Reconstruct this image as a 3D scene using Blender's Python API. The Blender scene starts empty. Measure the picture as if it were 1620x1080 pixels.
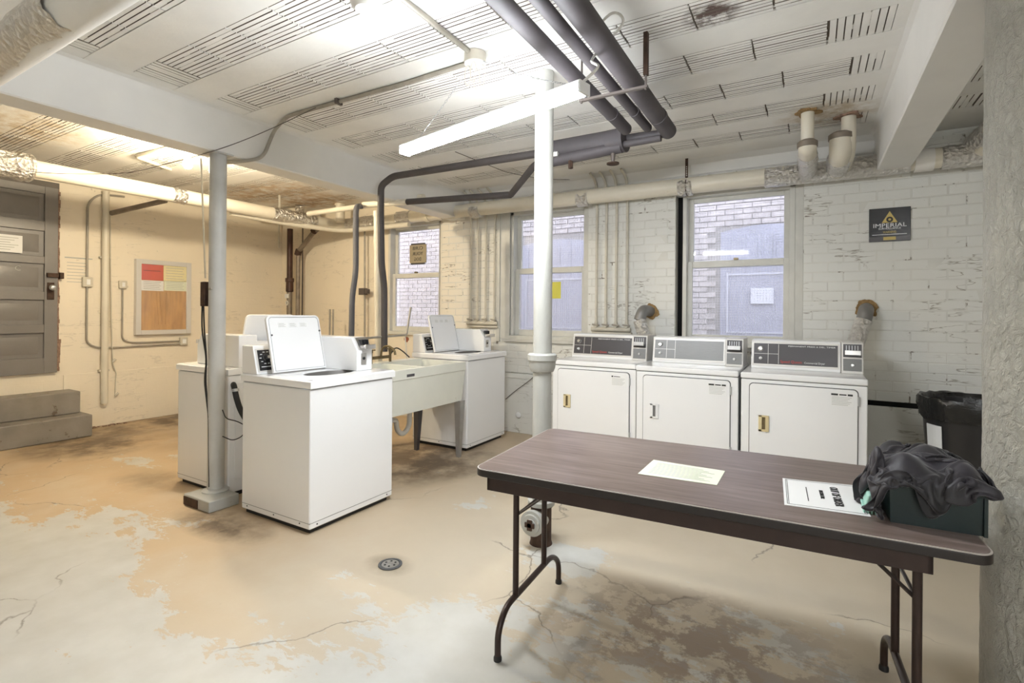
import bpy, bmesh, math, random
import numpy as np
from mathutils import Vector, Matrix, noise
R = math.radians
rnd = random.Random(7)
C = bpy.context.scene.collection
S = bpy.context.scene

# ------------------------------------------------------------------ camera
F, YAW, ROLL, CY, H = 805.0, R(30.455), R(0.45674), 493.2, 1.33
cam_d = bpy.data.cameras.new('camera'); cam = bpy.data.objects.new('camera', cam_d); C.objects.link(cam)
cam_d.sensor_fit = 'HORIZONTAL'; cam_d.sensor_width = 36.0; cam_d.lens = 36.0 * F / 1620
cam_d.shift_y = -(540 - CY) / 1620; cam_d.clip_start = 0.02
_cy, _sy, _cr, _sr = math.cos(YAW), math.sin(YAW), math.cos(ROLL), math.sin(ROLL)
_A = np.array([[_cy, _sy, 0], [0, 0, -1], [-_sy, _cy, 0]])
_Q = np.array([[_cr, -_sr, 0], [_sr, _cr, 0], [0, 0, 1]])
_M = _Q @ _A
_rot = Matrix([[_M[0][i], -_M[1][i], -_M[2][i]] for i in range(3)])
cam.matrix_world = Matrix.Translation((0, 0, H)) @ _rot.to_4x4()
S.camera = cam

def at(px, py, axis, val):
    "a measured point of the photograph on the known plane axis = val, in metres"
    d = _M.T @ np.array([(px - 810) / F, (py - CY) / F, 1.0])
    o = (0, 0, H)
    t = (val - o[axis]) / d[axis]
    return (o[0] + t * d[0], o[1] + t * d[1], o[2] + t * d[2])

# ------------------------------------------------------------------ world, light, exposure
S.view_settings.view_transform = 'Standard'; S.view_settings.look = 'None'
S.view_settings.gamma = 1.0; S.view_settings.use_curve_mapping = False
S.view_settings.exposure = 1.84
TUBE_E, BULB_E, REAR_FILL_E, SKY_E = 50.0, 560.0, 40.0, 2.0
w = bpy.data.worlds.new('World'); S.world = w; w.use_nodes = True
w.node_tree.nodes['Background'].inputs[0].default_value = (0.80, 0.86, 1.0, 1)
w.node_tree.nodes['Background'].inputs[1].default_value = SKY_E

# ------------------------------------------------------------------ materials
def new_mat(name):
    m = bpy.data.materials.new(name); m.use_nodes = True
    nt = m.node_tree; b = nt.nodes['Principled BSDF']
    return m, nt, b
def N(nt, typ, **kw):
    n = nt.nodes.new(typ)
    for k, v in kw.items(): setattr(n, k, v)
    return n
def ramp(nt, src, stops, interp='LINEAR'):
    n = N(nt, 'ShaderNodeValToRGB'); n.color_ramp.interpolation = interp
    el = n.color_ramp.elements
    while len(el) < len(stops): el.new(0.5)
    for e, (p, c) in zip(el, stops):
        e.position = p; e.color = (c, c, c, 1) if isinstance(c, (int, float)) else (*c, 1)
    nt.links.new(src, n.inputs[0]); return n.outputs[0]
def noise_n(nt, vec, scale, detail=4, rough=0.55, dist=0.0):
    n = N(nt, 'ShaderNodeTexNoise'); n.inputs['Scale'].default_value = scale
    n.inputs['Detail'].default_value = detail; n.inputs['Roughness'].default_value = rough
    n.inputs['Distortion'].default_value = dist
    nt.links.new(vec, n.inputs['Vector']); return n.outputs['Fac']
def mixc(nt, fac, a, b):
    n = N(nt, 'ShaderNodeMix', data_type='RGBA')
    for s, v in ((n.inputs[0], fac), (n.inputs[6], a), (n.inputs[7], b)):
        if hasattr(v, 'is_linked') or hasattr(v, 'links'): nt.links.new(v, s)
        elif isinstance(v, (int, float)): s.default_value = v
        else: s.default_value = (*v, 1)
    return n.outputs[2]
def math_n(nt, op, a, b=0.0, clamp=False):
    n = N(nt, 'ShaderNodeMath', operation=op); n.use_clamp = clamp
    for s, v in ((n.inputs[0], a), (n.inputs[1], b)):
        if isinstance(v, (int, float)): s.default_value = v
        else: nt.links.new(v, s)
    return n.outputs[0]
def bump(nt, b, h, strength=0.3, dist=0.01):
    n = N(nt, 'ShaderNodeBump'); n.inputs['Strength'].default_value = strength
    n.inputs['Distance'].default_value = dist
    nt.links.new(h, n.inputs['Height']); nt.links.new(n.outputs[0], b.inputs['Normal'])
def coords(nt, scale=(1, 1, 1), world=False):
    src = N(nt, 'ShaderNodeNewGeometry').outputs['Position'] if world else N(nt, 'ShaderNodeTexCoord').outputs['Object']
    if scale == (1, 1, 1): return src
    m = N(nt, 'ShaderNodeMapping'); m.inputs['Scale'].default_value = scale
    nt.links.new(src, m.inputs[0]); return m.outputs[0]

def simple(name, col, rough=0.5, metal=0.0, var=0.0, vscale=6.0, bmp=0.0, bscale=40.0, bdist=0.004, dirt=None, dthr=0.62, coat=0.0, scale=(1, 1, 1)):
    m, nt, b = new_mat(name)
    v = coords(nt, scale)
    b.inputs['Roughness'].default_value = rough; b.inputs['Metallic'].default_value = metal
    b.inputs['Coat Weight'].default_value = coat
    c = None
    if var:
        f = noise_n(nt, v, vscale, 5)
        lo = tuple(x * (1 - var) for x in col); hi = tuple(min(1, x * (1 + var)) for x in col)
        c = ramp(nt, f, [(0.3, lo), (0.7, hi)])
    if dirt:
        f2 = noise_n(nt, v, vscale * 1.7, 8, 0.68)
        k = ramp(nt, f2, [(dthr, 0.0), (min(1, dthr + 0.05), 1.0)])
        c = mixc(nt, k, c if c else col, dirt)
    if c: nt.links.new(c, b.inputs['Base Color'])
    else: b.inputs['Base Color'].default_value = (*col, 1)
    if bmp: bump(nt, b, noise_n(nt, v, bscale, 5, 0.6), bmp, bdist)
    return m

def emit(name, col, e):
    m, nt, b = new_mat(name)
    b.inputs['Base Color'].default_value = (*col, 1)
    b.inputs['Emission Color'].default_value = (*col, 1); b.inputs['Emission Strength'].default_value = e
    return m

M = {}
CREAM = (0.84, 0.755, 0.61); GREYW = (0.75, 0.75, 0.71)
def wall_mat(name, col, col2=None, x0=-4.6, x1=-2.6, brickbump=0.0, cracks=0.25):
    m, nt, b = new_mat(name); p = coords(nt, world=True)
    base = col
    if col2:  # blend along x: paint tones plus warm bulb versus tube light put into colour
        sx = N(nt, 'ShaderNodeSeparateXYZ'); nt.links.new(p, sx.inputs[0])
        mr = N(nt, 'ShaderNodeMapRange'); mr.inputs[1].default_value = x0; mr.inputs[2].default_value = x1
        nt.links.new(sx.outputs[0], mr.inputs[0]); base = mixc(nt, mr.outputs[0], col, col2)
    f = noise_n(nt, p, 1.3, 6, 0.6)
    c = mixc(nt, ramp(nt, f, [(0.35, 0.0), (0.75, 0.32)]), base, (0.66, 0.62, 0.55))
    f2 = noise_n(nt, p, 9, 8, 0.7)
    c = mixc(nt, ramp(nt, f2, [(0.66, 0.0), (0.70, 0.6)]), c, (0.42, 0.38, 0.32))
    # long thin hairline cracks in the paint
    mp = N(nt, 'ShaderNodeMapping'); mp.inputs['Scale'].default_value = (1.6, 1.6, 9.0); nt.links.new(p, mp.inputs[0])
    vo = N(nt, 'ShaderNodeTexNoise'); vo.inputs['Scale'].default_value = 1.5; vo.inputs['Detail'].default_value = 4
    nt.links.new(mp.outputs[0], vo.inputs['Vector'])
    line = ramp(nt, vo.outputs['Fac'], [(0.485, 0.0), (0.495, 1.0), (0.505, 1.0), (0.515, 0.0)])
    line = math_n(nt, 'MULTIPLY', line, ramp(nt, noise_n(nt, p, 2.2, 3), [(0.52, 0.0), (0.58, 1.0)]))
    line = math_n(nt, 'MULTIPLY', line, cracks)
    c = mixc(nt, line, c, (0.30, 0.27, 0.22))
    nt.links.new(c, b.inputs['Base Color']); b.inputs['Roughness'].default_value = 0.55
    h = noise_n(nt, p, 26, 6, 0.65)
    if brickbump:
        br = N(nt, 'ShaderNodeTexBrick'); br.inputs['Scale'].default_value = 1.0
        br.inputs['Brick Width'].default_value = 0.215; br.inputs['Row Height'].default_value = 0.078
        br.inputs['Mortar Size'].default_value = 0.006; br.inputs['Mortar Smooth'].default_value = 0.6
        br.inputs[1].default_value = (1, 1, 1, 1); br.inputs[2].default_value = (1, 1, 1, 1); br.inputs[3].default_value = (0, 0, 0, 1)
        sp = N(nt, 'ShaderNodeSeparateXYZ'); nt.links.new(p, sp.inputs[0])
        cb = N(nt, 'ShaderNodeCombineXYZ')
        nt.links.new(math_n(nt, 'ADD', sp.outputs[0], sp.outputs[1]), cb.inputs[0]); nt.links.new(sp.outputs[2], cb.inputs[1])
        nt.links.new(cb.outputs[0], br.inputs['Vector'])
        h = math_n(nt, 'ADD', math_n(nt, 'MULTIPLY', h, 0.6), math_n(nt, 'MULTIPLY', br.outputs['Color'], brickbump))
    bump(nt, b, h, 0.35, 0.006)
    return m
M['wall_left'] = wall_mat('wall_left_paint', CREAM, brickbump=0.12)
M['wall_back'] = wall_mat('wall_back_paint', CREAM, GREYW)
M['plaster'] = wall_mat('ledge_plaster', CREAM, GREYW, cracks=0.6)
M['brick'] = wall_mat('painted_brick', CREAM, GREYW, cracks=0.85)
M['mortar'] = simple('painted_mortar', (0.69, 0.68, 0.63), 0.7, var=0.08, vscale=5, bmp=0.4, dirt=(0.22, 0.19, 0.15), dthr=0.60)
M['ceiling'] = simple('ceiling_paint', (0.83, 0.815, 0.775), 0.6, var=0.06, vscale=2.5, bmp=0.35, bscale=18, bdist=0.006, dirt=(0.42, 0.38, 0.33), dthr=0.72)
M['tile'] = simple('hollow_tile_paint', (0.83, 0.815, 0.775), 0.6, var=0.08, vscale=3, bmp=0.4, bscale=30, bdist=0.004)
M['void'] = simple('dark_groove_clay', (0.20, 0.17, 0.14), 0.9, var=0.2)
M['beam'] = simple('beam_paint', (0.78, 0.765, 0.73), 0.45, var=0.05, vscale=2, bmp=0.2, bscale=10, bdist=0.006, dirt=(0.45, 0.42, 0.36), dthr=0.76)
M['trimw'] = simple('window_trim_paint', (0.62, 0.61, 0.56), 0.4, var=0.06, vscale=7, bmp=0.15, bscale=25)
M['enamel'] = simple('white_enamel', (0.86, 0.86, 0.86), 0.22, var=0.015, vscale=2, coat=0.3)
M['enamel_top'] = simple('white_enamel_lid', (0.87, 0.87, 0.87), 0.2, coat=0.4)
M['seam'] = simple('dark_seam', (0.09, 0.09, 0.09), 0.6)
M['rubber'] = simple('black_rubber', (0.012, 0.012, 0.013), 0.55)
M['blackgloss'] = simple('black_panel', (0.02, 0.02, 0.022), 0.25)
M['greypanel'] = simple('brushed_silver_panel', (0.21, 0.21, 0.21), 0.42, 0.4, var=0.06, vscale=20, scale=(1, 1, 12))
M['darkpanel'] = simple('charcoal_panel', (0.085, 0.08, 0.085), 0.3, 0.2)
M['chrome'] = simple('worn_chrome', (0.62, 0.61, 0.6), 0.28, 1.0, var=0.1, vscale=14, bmp=0.1)
M['steel'] = simple('galvanised_steel', (0.50, 0.51, 0.52), 0.38, 0.8, var=0.12, vscale=8)
M['tubsteel'] = simple('dull_tub_steel', (0.20, 0.19, 0.18), 0.5, 0.5)
M['ink'] = simple('black_ink', (0.03, 0.03, 0.03), 0.7)
M['inkw'] = simple('white_ink', (0.85, 0.85, 0.85), 0.6)
M['inkr'] = simple('red_ink', (0.55, 0.06, 0.05), 0.6)
M['inkfaint'] = simple('faint_print', (0.45, 0.45, 0.42), 0.8)
M['paper'] = simple('white_paper', (0.82, 0.82, 0.81), 0.6)
M['greenpaper'] = simple('pale_green_paper', (0.76, 0.80, 0.63), 0.6)
M['almond'] = simple('almond_plastic', (0.74, 0.62, 0.36), 0.35)
M['sink'] = simple('cream_tub_plastic', (0.74, 0.74, 0.66), 0.35, var=0.04, vscale=3, dirt=(0.62, 0.60, 0.48), dthr=0.66)
M['brass'] = simple('tarnished_brass', (0.20, 0.155, 0.085), 0.4, 0.8, var=0.3, vscale=30)
M['redvalve'] = simple('rusty_red_valve', (0.40, 0.12, 0.05), 0.6, 0.3)
M['slate'] = simple('slate_pipe_foam', (0.11, 0.11, 0.125), 0.7, var=0.12, vscale=6, bmp=0.2)
M['darkfoam'] = simple('dark_pipe_insulation', (0.085, 0.075, 0.08), 0.62, var=0.15, vscale=5, bmp=0.25, bscale=25)
M['brownfoam'] = simple('brown_black_pipe', (0.07, 0.06, 0.058), 0.6, var=0.15)
M['creampipe'] = simple('cream_painted_pipe', (0.72, 0.67, 0.56), 0.4, var=0.07, vscale=3, bmp=0.25, bscale=12, bdist=0.006, dirt=(0.48, 0.41, 0.30), dthr=0.7)
M['whitepipe'] = simple('white_pipe_jacket', (0.78, 0.76, 0.72), 0.45, var=0.04)
M['colpaint'] = simple('silver_grey_column_paint', (0.50, 0.495, 0.47), 0.35, var=0.08, vscale=6, bmp=0.3, bscale=30, bdist=0.003, dirt=(0.36, 0.34, 0.30), dthr=0.72)
M['stackpaint'] = simple('cream_stack_paint', (0.43, 0.425, 0.39), 0.38, var=0.06, vscale=5, bmp=0.45, bscale=35, bdist=0.004, dirt=(0.36, 0.33, 0.26), dthr=0.7)
M['rust'] = simple('rusty_iron', (0.065, 0.036, 0.024), 0.7, 0.3, var=0.4, vscale=20, bmp=0.4)
M['brownpipe'] = simple('dark_brown_pipe', (0.065, 0.03, 0.02), 0.5, 0.2, var=0.3, vscale=12)
M['greypipe'] = simple('grey_old_pipe', (0.24, 0.20, 0.16), 0.5, 0.4, var=0.2, vscale=12)
M['conduit'] = simple('painted_conduit', (0.36, 0.33, 0.28), 0.45, 0.2, var=0.15, vscale=10)
M['creamconduit'] = simple('cream_conduit', (0.60, 0.56, 0.47), 0.45, var=0.1, vscale=10)
M['darkconduit'] = simple('dark_conduit', (0.12, 0.10, 0.09), 0.5, 0.3)
M['wood'] = simple('window_wood_trim', (0.60, 0.59, 0.54), 0.4, var=0.08, vscale=6)
M['doorgrey'] = simple('grey_door_paint', (0.20, 0.187, 0.178), 0.38, var=0.07, vscale=4, bmp=0.15)
M['doordark'] = simple('dark_door_frame', (0.11, 0.095, 0.08), 0.55, var=0.1)
M['step'] = simple('grey_painted_concrete', (0.245, 0.22, 0.19), 0.5, var=0.14, vscale=5, bmp=0.35, bscale=14, dirt=(0.13, 0.09, 0.06), dthr=0.6)
M['raw'] = simple('chipped_brick_edge', (0.28, 0.18, 0.13), 0.9, var=0.4, vscale=40, bmp=0.8, bscale=60)
M['insul'] = simple('tan_expanding_foam', (0.30, 0.19, 0.08), 0.9, var=0.3, vscale=50, bmp=0.8, bscale=70)
M['tabledge'] = simple('dark_table_edge', (0.016, 0.011, 0.010), 0.4)
M['edgepale'] = simple('worn_pale_table_edge', (0.42, 0.38, 0.35), 0.5)
M['tableleg'] = simple('brown_leg_enamel', (0.038, 0.022, 0.018), 0.35, 0.3, var=0.15, vscale=15)
M['green'] = simple('dark_green_plastic', (0.006, 0.017, 0.017), 0.35)
M['mint'] = simple('mint_plastic', (0.36, 0.62, 0.54), 0.45)
M['binbag'] = simple('black_bin_bag', (0.012, 0.012, 0.012), 0.18, bmp=0.9, bscale=16, bdist=0.012, var=0.2)
M['binbody'] = simple('black_bin_plastic', (0.018, 0.017, 0.018), 0.3)
M['cork'] = simple('kraft_board', (0.52, 0.30, 0.12), 0.6, var=0.2, vscale=4, scale=(1, 5, 1))
M['redpaper'] = simple('red_paper', (0.62, 0.10, 0.06), 0.6)
M['yellowpaper'] = simple('pale_yellow_paper', (0.80, 0.72, 0.42), 0.6)
M['brightyellow'] = simple('yellow_note', (0.66, 0.62, 0.10), 0.6)
M['alu'] = simple('aluminium_frame', (0.68, 0.66, 0.63), 0.35, 0.25)
M['gold'] = simple('gold_ink', (0.62, 0.48, 0.16), 0.45)
M['tan'] = simple('tan_sign_plastic', (0.34, 0.29, 0.20), 0.6)
M['drain'] = simple('drain_metal', (0.45, 0.44, 0.42), 0.35, 0.9, var=0.2, vscale=30)
M['darkgap'] = simple('blackened_void', (0.004, 0.004, 0.004), 0.95)
M['ventgrey'] = simple('grey_vent_paint', (0.22, 0.21, 0.20), 0.45, 0.3)
M['outblue'] = simple('blue_grey_outside_paint', (0.27, 0.27, 0.34), 0.5, var=0.1)
M['outbrick'] = simple('outside_brick', (0.40, 0.36, 0.36), 0.8, var=0.2, vscale=10, bmp=0.5)
M['outmortar'] = simple('outside_mortar', (0.24, 0.22, 0.22), 0.9)
M['outlight'] = simple('outside_pale_trim', (0.40, 0.40, 0.47), 0.5)
M['outnote'] = simple('outside_note_paper', (0.52, 0.52, 0.58), 0.7)
M['asphalt'] = simple('outside_ground', (0.25, 0.25, 0.26), 0.9)
M['tube'] = emit('fluorescent_lens', (0.91, 0.955, 1.0), TUBE_E)
M['rear'] = emit('rear_fill_lens', (0.95, 0.97, 1.0), REAR_FILL_E)
M['bulb'] = emit('warm_bulb', (1.0, 0.85, 0.61), BULB_E)

def stain(name, spots):
    m = M[name]; nt = m.node_tree; b = nt.nodes['Principled BSDF']; lk = b.inputs['Base Color'].links[0].from_socket; p = coords(nt, world=True)
    sx = N(nt, 'ShaderNodeSeparateXYZ'); nt.links.new(p, sx.inputs[0]); c = lk
    for (cx, cy, rx, ry, col, k) in spots:
        dx = math_n(nt, 'DIVIDE', math_n(nt, 'SUBTRACT', sx.outputs[0], cx), rx); dy = math_n(nt, 'DIVIDE', math_n(nt, 'SUBTRACT', sx.outputs[1], cy), ry)
        d = math_n(nt, 'SUBTRACT', 1.0, math_n(nt, 'ADD', math_n(nt, 'MULTIPLY', dx, dx), math_n(nt, 'MULTIPLY', dy, dy)), True)
        f = math_n(nt, 'MULTIPLY', math_n(nt, 'MULTIPLY', d, ramp(nt, noise_n(nt, p, 9, 8, 0.7), [(0.38, 0.0), (0.6, 1.6)])), k, True)
        c = mixc(nt, f, c, col)
    nt.links.new(c, b.inputs['Base Color'])
s_a = at(1125, 24, 2, 2.71); s_b = at(430, 305, 2, 2.71); s_c = at(500, 318, 2, 2.71); s_d = at(40, 205, 2, 2.71); s_e = at(1310, 180, 2, 2.71)
spots = [(s_a[0], s_a[1], .14, .12, (0.10, 0.06, 0.05), 1.3), (s_b[0], s_b[1], .9, .5, (0.60, 0.46, 0.31), .9), (s_c[0], s_c[1], .7, .4, (0.50, 0.36, 0.22), .9), (s_d[0], s_d[1], .7, .4, (0.62, 0.52, 0.38), .8), (s_e[0], s_e[1], .35, .3, (0.50, 0.40, 0.27), .7)]
for nm_ in ('ceiling', 'tile'): stain(nm_, spots)
# foil: crinkled aluminium
m, nt, b = new_mat('crinkled_foil'); v = coords(nt)
b.inputs['Base Color'].default_value = (0.74, 0.72, 0.69, 1); b.inputs['Metallic'].default_value = 1; b.inputs['Roughness'].default_value = 0.3
vo = N(nt, 'ShaderNodeTexVoronoi'); vo.inputs['Scale'].default_value = 38; nt.links.new(v, vo.inputs['Vector'])
bump(nt, b, math_n(nt, 'ADD', vo.outputs['Distance'], noise_n(nt, v, 30, 6, 0.7)), 0.9, 0.02); M['foil'] = m
# right column: rough painted concrete
m, nt, b = new_mat('rough_column_paint'); v = coords(nt)
f = noise_n(nt, v, 5, 6, 0.6)
nt.links.new(ramp(nt, f, [(0.3, (0.34, 0.33, 0.285)), (0.7, (0.44, 0.425, 0.37))]), b.inputs['Base Color']); b.inputs['Roughness'].default_value = 0.3
v2 = coords(nt, (1, 1, 0.6))
bump(nt, b, math_n(nt, 'ADD', noise_n(nt, v2, 55, 4, 0.65, 0.6), math_n(nt, 'MULTIPLY', noise_n(nt, v2, 12, 2), 1.2)), 1.0, 0.02); M['roughcol'] = m
# window pane: clear with a slight haze and wire mesh
def pane_mat(name, mesh, haze):
    m = bpy.data.materials.new(name); m.use_nodes = True; nt = m.node_tree; nt.nodes.clear()
    out = N(nt, 'ShaderNodeOutputMaterial'); tr = N(nt, 'ShaderNodeBsdfTransparent'); gl = N(nt, 'ShaderNodeBsdfGlossy'); gl.inputs['Roughness'].default_value = 0.03
    df = N(nt, 'ShaderNodeBsdfDiffuse'); df.inputs[0].default_value = (0.72, 0.72, 0.78, 1)
    lwn = N(nt, 'ShaderNodeLayerWeight'); lwn.inputs[0].default_value = 0.5; pw = math_n(nt, 'POWER', lwn.outputs['Facing'], 4.0); fr_ = math_n(nt, 'ADD', math_n(nt, 'MULTIPLY', pw, 0.8), 0.03)
    m1 = N(nt, 'ShaderNodeMixShader'); m1.inputs[0].default_value = haze
    nt.links.new(tr.outputs[0], m1.inputs[1]); nt.links.new(df.outputs[0], m1.inputs[2])
    m2 = N(nt, 'ShaderNodeMixShader'); nt.links.new(fr_, m2.inputs[0]); nt.links.new(m1.outputs[0], m2.inputs[1]); nt.links.new(gl.outputs[0], m2.inputs[2])
    nt.links.new(m2.outputs[0], out.inputs[0]); return m
M['pane'] = pane_mat('hazy_window_pane', True, 0.18)
M['acrylic'] = pane_mat('clear_acrylic', False, 0.03)
# table laminate
m, nt, b = new_mat('walnut_laminate'); v = coords(nt, (1.0, 14.0, 1.0))
f = noise_n(nt, v, 3.2, 8, 0.62, 0.5); f2 = noise_n(nt, coords(nt), 2.0, 3)
c = ramp(nt, f, [(0.3, (0.105, 0.074, 0.063)), (0.55, (0.175, 0.130, 0.114)), (0.75, (0.25, 0.195, 0.175))])
c = mixc(nt, ramp(nt, f2, [(0.45, 0.0), (0.75, 0.35)]), c, (0.36, 0.30, 0.28))
f3 = noise_n(nt, coords(nt, (5, 22, 1)), 4.0, 8, 0.75)
c = mixc(nt, ramp(nt, f3, [(0.70, 0.0), (0.74, 0.5)]), c, (0.52, 0.47, 0.44))
nt.links.new(c, b.inputs['Base Color']); b.inputs['Roughness'].default_value = 0.33; M['laminate'] = m
# cloth
m, nt, b = new_mat('charcoal_cloth'); v = coords(nt)
nt.links.new(ramp(nt, noise_n(nt, v, 6, 5), [(0.35, (0.007, 0.0062, 0.008)), (0.7, (0.026, 0.022, 0.032))]), b.inputs['Base Color'])
b.inputs['Roughness'].default_value = 0.55; b.inputs['Sheen Weight'].default_value = 0.3; b.inputs['Sheen Roughness'].default_value = 0.4
bump(nt, b, noise_n(nt, v, 300, 2), 0.2, 0.001); M['cloth'] = m

# floor: worn painted concrete
m, nt, b = new_mat('worn_painted_concrete'); p = coords(nt, world=True)
sx = N(nt, 'ShaderNodeSeparateXYZ'); nt.links.new(p, sx.inputs[0]); X_, Y_ = sx.outputs[0], sx.outputs[1]
def blob(cx, cy, rx, ry, soft=0.6):
    dx = math_n(nt, 'DIVIDE', math_n(nt, 'SUBTRACT', X_, cx), rx); dy = math_n(nt, 'DIVIDE', math_n(nt, 'SUBTRACT', Y_, cy), ry)
    d = math_n(nt, 'ADD', math_n(nt, 'MULTIPLY', dx, dx), math_n(nt, 'MULTIPLY', dy, dy))
    return math_n(nt, 'SUBTRACT', 1.0, d, True)
tan_c = ramp(nt, noise_n(nt, p, 1.1, 6, 0.6), [(0.3, (0.50, 0.40, 0.27)), (0.5, (0.52, 0.385, 0.24)), (0.72, (0.56, 0.47, 0.345))])
grey_c = ramp(nt, noise_n(nt, p, 2.2, 6, 0.6), [(0.3, (0.50, 0.45, 0.36)), (0.7, (0.56, 0.51, 0.41))])
mr = N(nt, 'ShaderNodeMapRange'); mr.inputs[1].default_value = -3.2; mr.inputs[2].default_value = -1.6; nt.links.new(X_, mr.inputs[0])
c = mixc(nt, math_n(nt, 'MULTIPLY', mr.outputs[0], 0.75), tan_c, grey_c)
mpn = N(nt, 'ShaderNodeMapping'); mpn.inputs['Scale'].default_value = (0.8, 1.25, 1); mpn.inputs['Rotation'].default_value = (0, 0, 0.5); nt.links.new(p, mpn.inputs[0])
big = noise_n(nt, mpn.outputs[0], 1.25, 12, 0.64, 0.25)
fine = noise_n(nt, mpn.outputs[0], 7.0, 8, 0.7, 0.5)
mpf = N(nt, 'ShaderNodeMapping'); mpf.inputs['Scale'].default_value = (0.5, 1.6, 1); mpf.inputs['Rotation'].default_value = (0, 0, 0.35); nt.links.new(p, mpf.inputs[0])
fleck = noise_n(nt, mpf.outputs[0], 24.0, 6, 0.75, 0.8)
near = N(nt, 'ShaderNodeMapRange'); near.inputs[1].default_value = 2.05; near.inputs[2].default_value = 1.0; near.inputs[3].default_value = -0.075; near.inputs[4].default_value = 0.085; nt.links.new(Y_, near.inputs[0])
sc = math_n(nt, 'ADD', math_n(nt, 'ADD', math_n(nt, 'MULTIPLY', big, 0.52), math_n(nt, 'ADD', math_n(nt, 'MULTIPLY', fine, 0.33), math_n(nt, 'MULTIPLY', fleck, 0.15))), near.outputs[0])
extra = math_n(nt, 'ADD', math_n(nt, 'MULTIPLY', blob(-0.55, 2.05, 1.1, 0.85), 0.12), math_n(nt, 'MULTIPLY', blob(-3.3, 0.9, 1.0, 0.9), 0.10))
extra = math_n(nt, 'ADD', extra, math_n(nt, 'MULTIPLY', blob(-5.2, 2.3, 1.3, 0.6), 0.06))
extra = math_n(nt, 'ADD', extra, math_n(nt, 'ADD', math_n(nt, 'MULTIPLY', blob(-2.02, 2.85, 0.22, 0.30), 0.15), math_n(nt, 'MULTIPLY', blob(-1.25, 2.60, 0.42, 0.30), 0.14)))
extra = math_n(nt, 'ADD', extra, math_n(nt, 'MULTIPLY', blob(-1.5, 1.45, 0.8, 0.4), 0.06))
extra = math_n(nt, 'SUBTRACT', extra, math_n(nt, 'MULTIPLY', blob(-2.6, 1.5, 0.9, 0.42), 0.10))
sc = math_n(nt, 'ADD', sc, extra)
pm = ramp(nt, sc, [(0.538, 0.0), (0.546, 1.0)])
pale = ramp(nt, noise_n(nt, p, 5, 6), [(0.3, (0.49, 0.485, 0.445)), (0.7, (0.57, 0.57, 0.54))])
c = mixc(nt, math_n(nt, 'MULTIPLY', pm, 0.9), c, pale)
# brown rub-through stains and dark damp marks, each where it stands on the slab
br = math_n(nt, 'MULTIPLY', blob(-0.40, 2.12, 0.75, 0.50), ramp(nt, noise_n(nt, p, 4.5, 10, 0.72), [(0.47, 0.0), (0.52, 1.0)]))
c = mixc(nt, math_n(nt, 'MULTIPLY', br, 0.85), c, (0.25, 0.19, 0.145))
for bx, by, rx, ry, k in ((-3.15, 1.82, 0.5, 0.2, 1.3), (-3.05, 3.55, 0.75, 0.95, 1.4), (-2.6, 3.5, 0.3, 0.35, 0.9), (-6.1, 2.2, 0.75, 0.6, 1.3), (-6.6, 3.3, 0.6, 1.3, 1.2), (-5.0, 3.2, 1.4, 0.9, 0.5), (-4.4, 2.0, 0.5, 0.25, 0.5), (-1.9, 1.98, 0.16, 0.12, 0.6)):
    k_ = math_n(nt, 'MULTIPLY', math_n(nt, 'MULTIPLY', blob(bx, by, rx, ry), ramp(nt, noise_n(nt, p, 3.3, 8, 0.65), [(0.35, 0.1), (0.6, 1.0)])), k)
    c = mixc(nt, k_, c, (0.15, 0.105, 0.065))
vo = N(nt, 'ShaderNodeTexVoronoi', feature='DISTANCE_TO_EDGE'); vo.inputs['Scale'].default_value = 0.62
ad = N(nt, 'ShaderNodeVectorMath', operation='ADD'); nz = N(nt, 'ShaderNodeTexNoise'); nz.inputs['Scale'].default_value = 2.2; nz.inputs['Detail'].default_value = 8; nt.links.new(p, nz.inputs['Vector'])
sc2 = N(nt, 'ShaderNodeVectorMath', operation='SCALE'); sc2.inputs['Scale'].default_value = 0.45; nt.links.new(nz.outputs['Color'], sc2.inputs[0])
nt.links.new(p, ad.inputs[0]); nt.links.new(sc2.outputs[0], ad.inputs[1]); nt.links.new(ad.outputs[0], vo.inputs['Vector'])
crk = ramp(nt, vo.outputs['Distance'], [(0.0, 1.0), (0.0035, 0.0)])
crk = math_n(nt, 'MULTIPLY', crk, ramp(nt, noise_n(nt, p, 1.1, 2), [(0.48, 0.0), (0.56, 0.8)]))
c = mixc(nt, crk, c, (0.16, 0.13, 0.10))
spk = ramp(nt, noise_n(nt, p, 70, 3, 0.6), [(0.72, 0.0), (0.76, 0.35)])
c = mixc(nt, spk, c, (0.20, 0.16, 0.12))
nt.links.new(c, b.inputs['Base Color'])
nt.links.new(ramp(nt, noise_n(nt, p, 3, 4), [(0.3, 0.42), (0.7, 0.6)]), b.inputs['Roughness'])
hh = math_n(nt, 'ADD', math_n(nt, 'MULTIPLY', pm, 0.5), math_n(nt, 'SUBTRACT', math_n(nt, 'MULTIPLY', noise_n(nt, p, 30, 5), 0.4), crk))
bump(nt, b, hh, 0.35, 0.004); M['floor'] = m

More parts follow.
